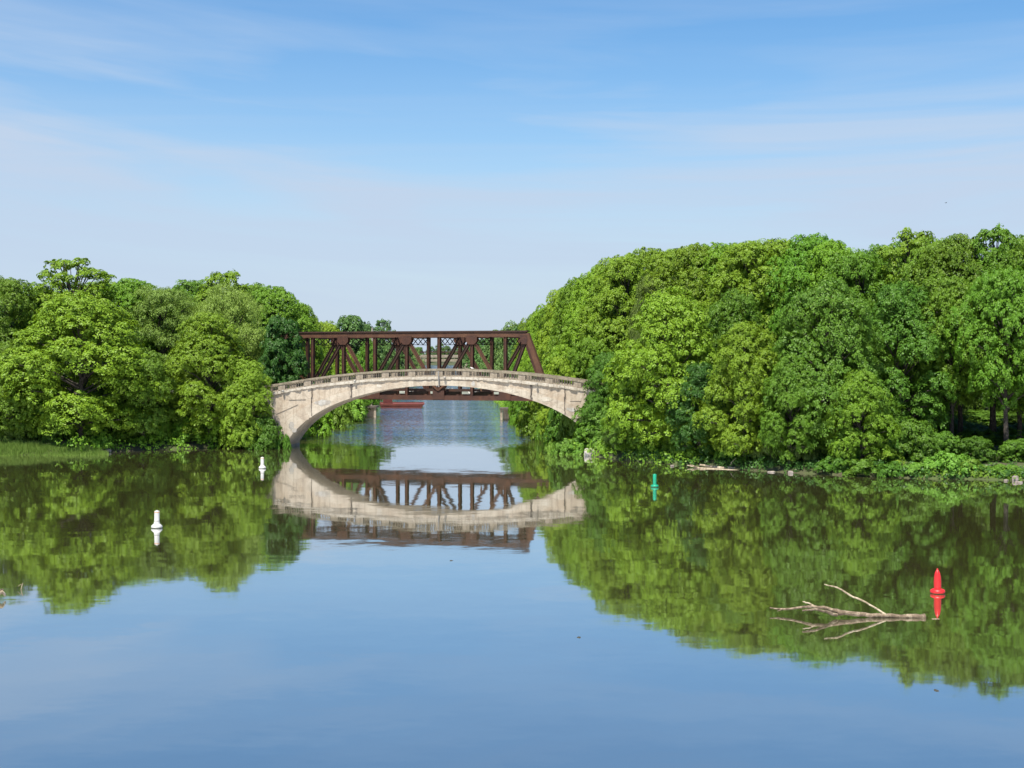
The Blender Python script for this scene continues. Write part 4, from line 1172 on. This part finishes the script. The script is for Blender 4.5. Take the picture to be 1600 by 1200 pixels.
# ---------------------------------------------------------------- buoys
def buoy(px, py, scale, style, label):
    p = W(px, py)
    e = empty('channel_buoy', (p.x, p.y, 0)); e.scale = (scale,) * 3
    tag(e, label, 'buoy', 'channel buoys floating in the basin')
    e.rotation_euler = (random.uniform(-0.02, 0.02), random.uniform(-0.02, 0.02), random.uniform(0, 6))
    body = {'white': M_WHITE, 'red': M_RED, 'green': M_GREEN}[style]
    m2 = MB()
    if style == 'white':
        m2.lathe([(0.14, 0.10), (0.14, 0.30), (0.125, 0.32), (0.125, 0.80), (0.12, 0.83), (0.08, 0.845), (0.02, 0.85)], 22)
    elif style == 'green':
        m2.lathe([(0.12, 0.10), (0.12, 0.82), (0.11, 0.85), (0.04, 0.86)], 22)
    else:
        m2.lathe([(0.125, 0.10), (0.13, 0.42), (0.118, 0.58), (0.09, 0.72), (0.05, 0.81), (0.015, 0.845)], 22)
    m2.build('body', body, e)
    m2 = MB()
    if style == 'white':
        m2.lathe([(0.2, -0.22), (0.25, 0.0), (0.275, 0.06), (0.265, 0.11), (0.20, 0.17), (0.145, 0.22)], 26)
    else:
        m2.lathe([(0.18, -0.22), (0.24, 0.0), (0.265, 0.07), (0.25, 0.12), (0.19, 0.155), (0.13, 0.165)], 26)
    m2.build('float_collar', body, e)
    rr_ = 0.252 if style == 'white' else 0.242
    m2 = MB(); m2.lathe([(rr_ - 0.03, -0.1), (rr_ + 0.003, 0.0), (rr_ + 0.012, 0.022)], 26); m2.build('algae_band', M_ALGAE, e)
    if style == 'white':
        for z in (0.33, 0.765):
            m2 = MB(); m2.lathe([(0.1275, z), (0.1275, z + 0.03)], 22); m2.build('orange_band', M_ORANGE if z > 0.5 else M_PIPE, e)
    m2 = MB(); m2.lathe([(0.03, 0.84), (0.03, 0.87), (0.01, 0.88)], 8); m2.build('lifting_lug', body, e)
buoy(245, 825, 0.95, 'white', 'white can buoy floating nearest on the side of the reeds')
buoy(410, 732, 0.95, 'white', 'white can buoy floating in front of the arch foot')
buoy(1023, 761, 0.92, 'green', 'green can buoy floating off the wooded bank')
buoy(1465, 927, 0.95, 'red', 'red pointed nun buoy floating beside the drifting branch')

# ---------------------------------------------------------------- driftwood
def branchy(name, label, cat, base_d, chains, mats, tilt=0.0):
    px0 = chains[0][0][0]
    e = empty(name, ((px0 - CX) * base_d / F, base_d, 0)); tag(e, label, cat)
    o0 = Vector(e.location)
    for i, ch in enumerate(chains):
        m2 = MB(); pts = []; rad = []
        for (px, py, rp, dy) in ch:
            d = base_d + dy
            pts.append(P(px, py, d) - o0); rad.append(rp * 0.76 * base_d / F)
        # refine with small kinks
        P2, R2 = [], []
        for k in range(len(pts) - 1):
            for q in range(3):
                f_ = q / 3
                pv = pts[k].lerp(pts[k + 1], f_)
                if q: pv += Vector((random.uniform(-1, 1), random.uniform(-1, 1), random.uniform(-1, 1))) * rad[k] * 0.35
                P2.append(pv); R2.append((rad[k] * (1 - f_) + rad[k + 1] * f_) * random.uniform(0.88, 1.14))
        P2.append(pts[-1]); R2.append(rad[-1])
        m2.tube(P2, R2, 9, wob=0.07)
        m2.build('main_stem' if i == 0 else 'side_branch', mats[i % len(mats)] if i else mats[0], e)
    return e
branchy('drifting_branch', 'bare drifting branch with an upright side limb near the red buoy', 'branch', 45.0, [
    [(1445, 963.5, 6.0, 0), (1425, 963, 4.6, 0), (1400, 962.5, 4.0, 0), (1370, 961.5, 4.6, 0), (1340, 960, 5.0, 0), (1312, 957.5, 5.4, 0), (1295, 951, 3.6, 0.1), (1270, 947, 3.2, 0.3), (1252, 949, 2.4, 0.5), (1226, 952, 2.2, 0.6), (1203, 949.5, 1.2, 0.8)],
    [(1384, 961, 2.6, 0), (1366, 949, 2.1, 0.25), (1346, 938, 2.0, 0.5), (1328, 930, 1.9, 0.7), (1308, 918, 1.6, 0.9), (1288, 913, 1.1, 1.1)],
    [(1308, 961, 3.8, -0.05), (1290, 955, 2.6, -0.25), (1272, 952, 2.2, -0.4), (1254, 954, 1.5, -0.6)],
    [(1272, 947, 2.2, 0.3), (1262, 942, 1.7, 0.35), (1254, 940, 1.0, 0.4)],
    [(1222, 952, 1.4, 0.6), (1214, 955, 0.7, 0.6)],
], [M_DRIFT, M_DRIFT_PALE, M_DRIFT, M_DRIFT_PALE])
branchy('stranded_log', 'long bleached log stranded at the bank under the bright layered tree', 'log', 104.0, [
    [(1190, 738, 2.6, -1.0), (1170, 735.5, 2.4, -0.4), (1140, 731, 2.8, 0.4), (1115, 729.5, 2.3, 1.2), (1093, 726.5, 2.0, 1.8)],
    [(1187, 737, 1.4, -0.9), (1196, 731, 0.8, -1.2), (1202, 727, 0.5, -1.4)],
    [(1140, 731, 1.0, 0.4), (1143, 722, 0.7, 0.4), (1150, 716, 0.4, 0.4)],
], [M_DRIFT_PALE, M_DRIFT])
branchy('stranded_log', 'thinner bleached log lying in front of the long log', 'log', 103.2, [
    [(1180, 739.5, 1.8, -0.8), (1150, 735, 1.6, 0), (1120, 733, 1.9, 0.8), (1092, 731, 1.6, 1.6), (1074, 727, 1.2, 2.4)],
    [(1092, 731, 1.0, 1.6), (1078, 725.5, 0.8, 2.0)],
], [M_DRIFT_PALE, M_DRIFT])
branchy('bank_branch', 'thin pale branch lying at the water right of the reeds', 'branch', 124.6, [
    [(186, 706.5, 1.2, 0), (205, 705.5, 1.4, 0), (222, 705.5, 1.0, 0.2), (240, 706.5, 0.6, 0.4)],
    [(212, 705.5, 0.9, 0.1), (219, 702.5, 0.5, 0.1)],
], [M_DRIFT_PALE])
branchy('leaning_stem', 'thin pale bare stem leaning out of the dark bank above the green buoy', 'branch', 112.5, [
    [(1000, 726.5, 1.0, 0), (999, 720, 0.9, 0.2), (1003, 712, 0.7, 0.3), (1001, 705, 0.4, 0.4)]], [M_DRIFT_PALE])
branchy('driftwood_piece', 'short pale driftwood piece at the photo edge', 'driftwood', 48.4, [
    [(-22, 931, 5.0, 0), (-8, 928, 5.0, 0), (3, 925, 4.0, 0), (8, 931, 2.0, 0.1)],
    [(-6, 927, 2.6, 0), (2, 921, 1.6, 0.1), (6, 922, 1.0, 0.2)]], [M_DRIFT_PALE, M_DRIFT])
branchy('floating_twig', 'tiny pale twig standing out of the water near the photo edge', 'twig', 50.4, [
    [(33, 921, 0.9, 0), (34, 916, 0.9, 0), (36, 911, 0.6, 0)], [(33, 913, 0.6, 0), (28, 916, 0.4, 0.1)]], [M_DRIFT_PALE])
branchy('floating_stick', 'tiny floating stick between the drifting branch and the red buoy', 'twig', 44.75, [
    [(1456, 967.2, 0.9, 0), (1462, 966.8, 1.0, 0), (1468, 967.2, 0.6, 0)]], [M_DRIFT_PALE])
for px, py, wl in ((705, 876, 'tiny dark weed speck floating just below the truss reflection'), (905, 996, 'tiny dark weed speck floating left of the drifting branch'), (1463, 1079, 'tiny dark weed speck floating well below the red buoy')):     # specks of floating weed
    p = W(px, py); m2 = MB(); n = 9
    ring = [(math.cos(2 * math.pi * k / n) * 0.06 * random.uniform(0.5, 1.3), math.sin(2 * math.pi * k / n) * 0.12 * random.uniform(0.5, 1.3)) for k in range(n)]
    m2.add([(x, y, 0.006) for x, y in ring] + [(x * 1.1, y * 1.1, -0.02) for x, y in ring] + [(0, 0, 0.02)],
           [(k, (k + 1) % n, 2 * n) for k in range(n)] + [(n + k, n + (k + 1) % n, (k + 1) % n, k) for k in range(n)])
    o = m2.build('floating_weed', M_TWIG); o.location = (p.x, p.y, 0)
    tag(o, wl, 'weed', 'weed specks on the open water')

# ---------------------------------------------------------------- stones and blocks
def stone(name, px, py, w, h, dpt, mat, label, cat='stone', rz=0.0, seed=1, group=None, jag=0.14):
    rs = random.Random(seed)
    p = W(px, py)
    m2 = MB(); n = 10; prof = [(0.92, -0.2), (1.0, 0.15), (0.97, 0.6), (0.82, 0.92), (0.45, 1.0)]
    vs = []
    ang = [2 * math.pi * k / n + rs.uniform(-0.15, 0.15) for k in range(n)]
    rad = [1 / max(abs(math.cos(a)), abs(math.sin(a))) ** (0.75 if 'block' in cat else 0.25) * rs.uniform(1 - jag * (1 if 'block' in cat else 2.2), 1 + jag * 0.4) for a in ang]
    for (q, z) in prof:
        for k in range(n):
            f_ = q * rad[k] * rs.uniform(1 - jag * 0.4, 1 + jag * 0.4)
            vs.append((math.cos(ang[k]) * w / 2 * f_, math.sin(ang[k]) * dpt / 2 * f_, h * z + rs.uniform(-1, 1) * h * 0.03))
    fs = [(i * n + k, i * n + (k + 1) % n, (i + 1) * n + (k + 1) % n, (i + 1) * n + k) for i in range(len(prof) - 1) for k in range(n)]
    fs.append(tuple(4 * n + k for k in range(n)))
    m2.add(vs, fs)
    o = m2.build(name, mat); o.location = (p.x, p.y + dpt / 2, 0); o.rotation_euler = (0, 0, rz)
    tag(o, label, cat, group); return o
stone('concrete_block', 921, 712.5, 0.86, 0.58, 0.7, M_WHITEC, 'whitish concrete block at the water near the arch foot', 'concrete block', 0.1, 5, jag=0.07)
stone('concrete_ledge', 871, 706, 0.95, 0.62, 0.7, M_PALEC, 'pale concrete ledge in the low bushes by the arch foot', 'concrete block', 0.0, 6, jag=0.08)
GS = 'pale stones along the bank'
for k, (px, py, w, h, lab) in enumerate([
    (1588, 751, 0.42, 0.3, 'tallest pale stone at the end of the sunny bank'),
    (1574, 752, 0.3, 0.1, 'flat pale stone left of the tallest stone'),
    (1594, 755, 0.26, 0.1, 'flat pale stone in front of the tallest stone'),
    (1236, 740, 0.22, 0.17, 'small white stone at the water below the greyish bush'),
    (1207, 738.5, 0.55, 0.08, 'low flat stone at the root end of the logs'),
    (1051, 729, 0.32, 0.1, 'small white stone in the dark water left of the logs'),
    (168, 707, 0.35, 0.28, 'small stone at the tip of the reeds')]):
    stone('bank_stone', px, py, w, h, 0.5, M_STONE, lab, 'stone', random.uniform(0, 3), 20 + k, GS)

# ---------------------------------------------------------------- birds
def bird(name, loc, rz, body_mat, label, flying, size=0.8):
    e = empty(name, loc, rz, (size,) * 3); tag(e, label, 'bird')
    m2 = MB()
    m2.tube([(-0.20, 0, 0.11), (-0.12, 0, 0.115), (0.0, 0, 0.12), (0.09, 0, 0.145), (0.14, 0, 0.20), (0.19, 0, 0.225), (0.235, 0, 0.22), (0.27, 0, 0.212)],
            [0.012, 0.045, 0.075, 0.065, 0.042, 0.042, 0.02, 0.004], 12)
    m2.build('body', body_mat, e)
    for sg in (-1, 1):
        m3 = MB()
        if flying:
            m3.add([(0.06, sg * 0.05, 0.15), (0.10, sg * 0.25, 0.24), (-0.02, sg * 0.48, 0.20), (-0.06, sg * 0.24, 0.22), (-0.07, sg * 0.05, 0.14), (0.0, sg * 0.2, 0.25)],
                   [(0, 1, 5), (1, 2, 5), (2, 3, 5), (3, 4, 5), (4, 0, 5)])
        else:
            m3.tube([(0.06, sg * 0.06, 0.14), (-0.05, sg * 0.065, 0.125), (-0.22, sg * 0.03, 0.10)], [0.02, 0.035, 0.008], 8)
        m3.build('wing', body_mat, e)
        if not flying:
            m3 = MB(); m3.tube([(0.0, sg * 0.03, 0.07), (0.005, sg * 0.03, 0.0)], [0.008, 0.007], 6); m3.build('leg', M_ORANGE, e)
lx = 2.85
bp = Matrix.Rotation(math.radians(-11.0), 4, 'Z') @ Vector((lx, 0.17, ptop(lx) - 0.004)) + Vector((-6.22, 125.5, 0))
bird('perched_bird', bp, 2.6, M_BIRD_W, 'small white bird perched on the parapet near mid span', False)
bird('flying_bird', P(1478, 318, 150), 0.6, M_BIRD_D, 'tiny dark bird flying above the tall trees', True, 0.55)
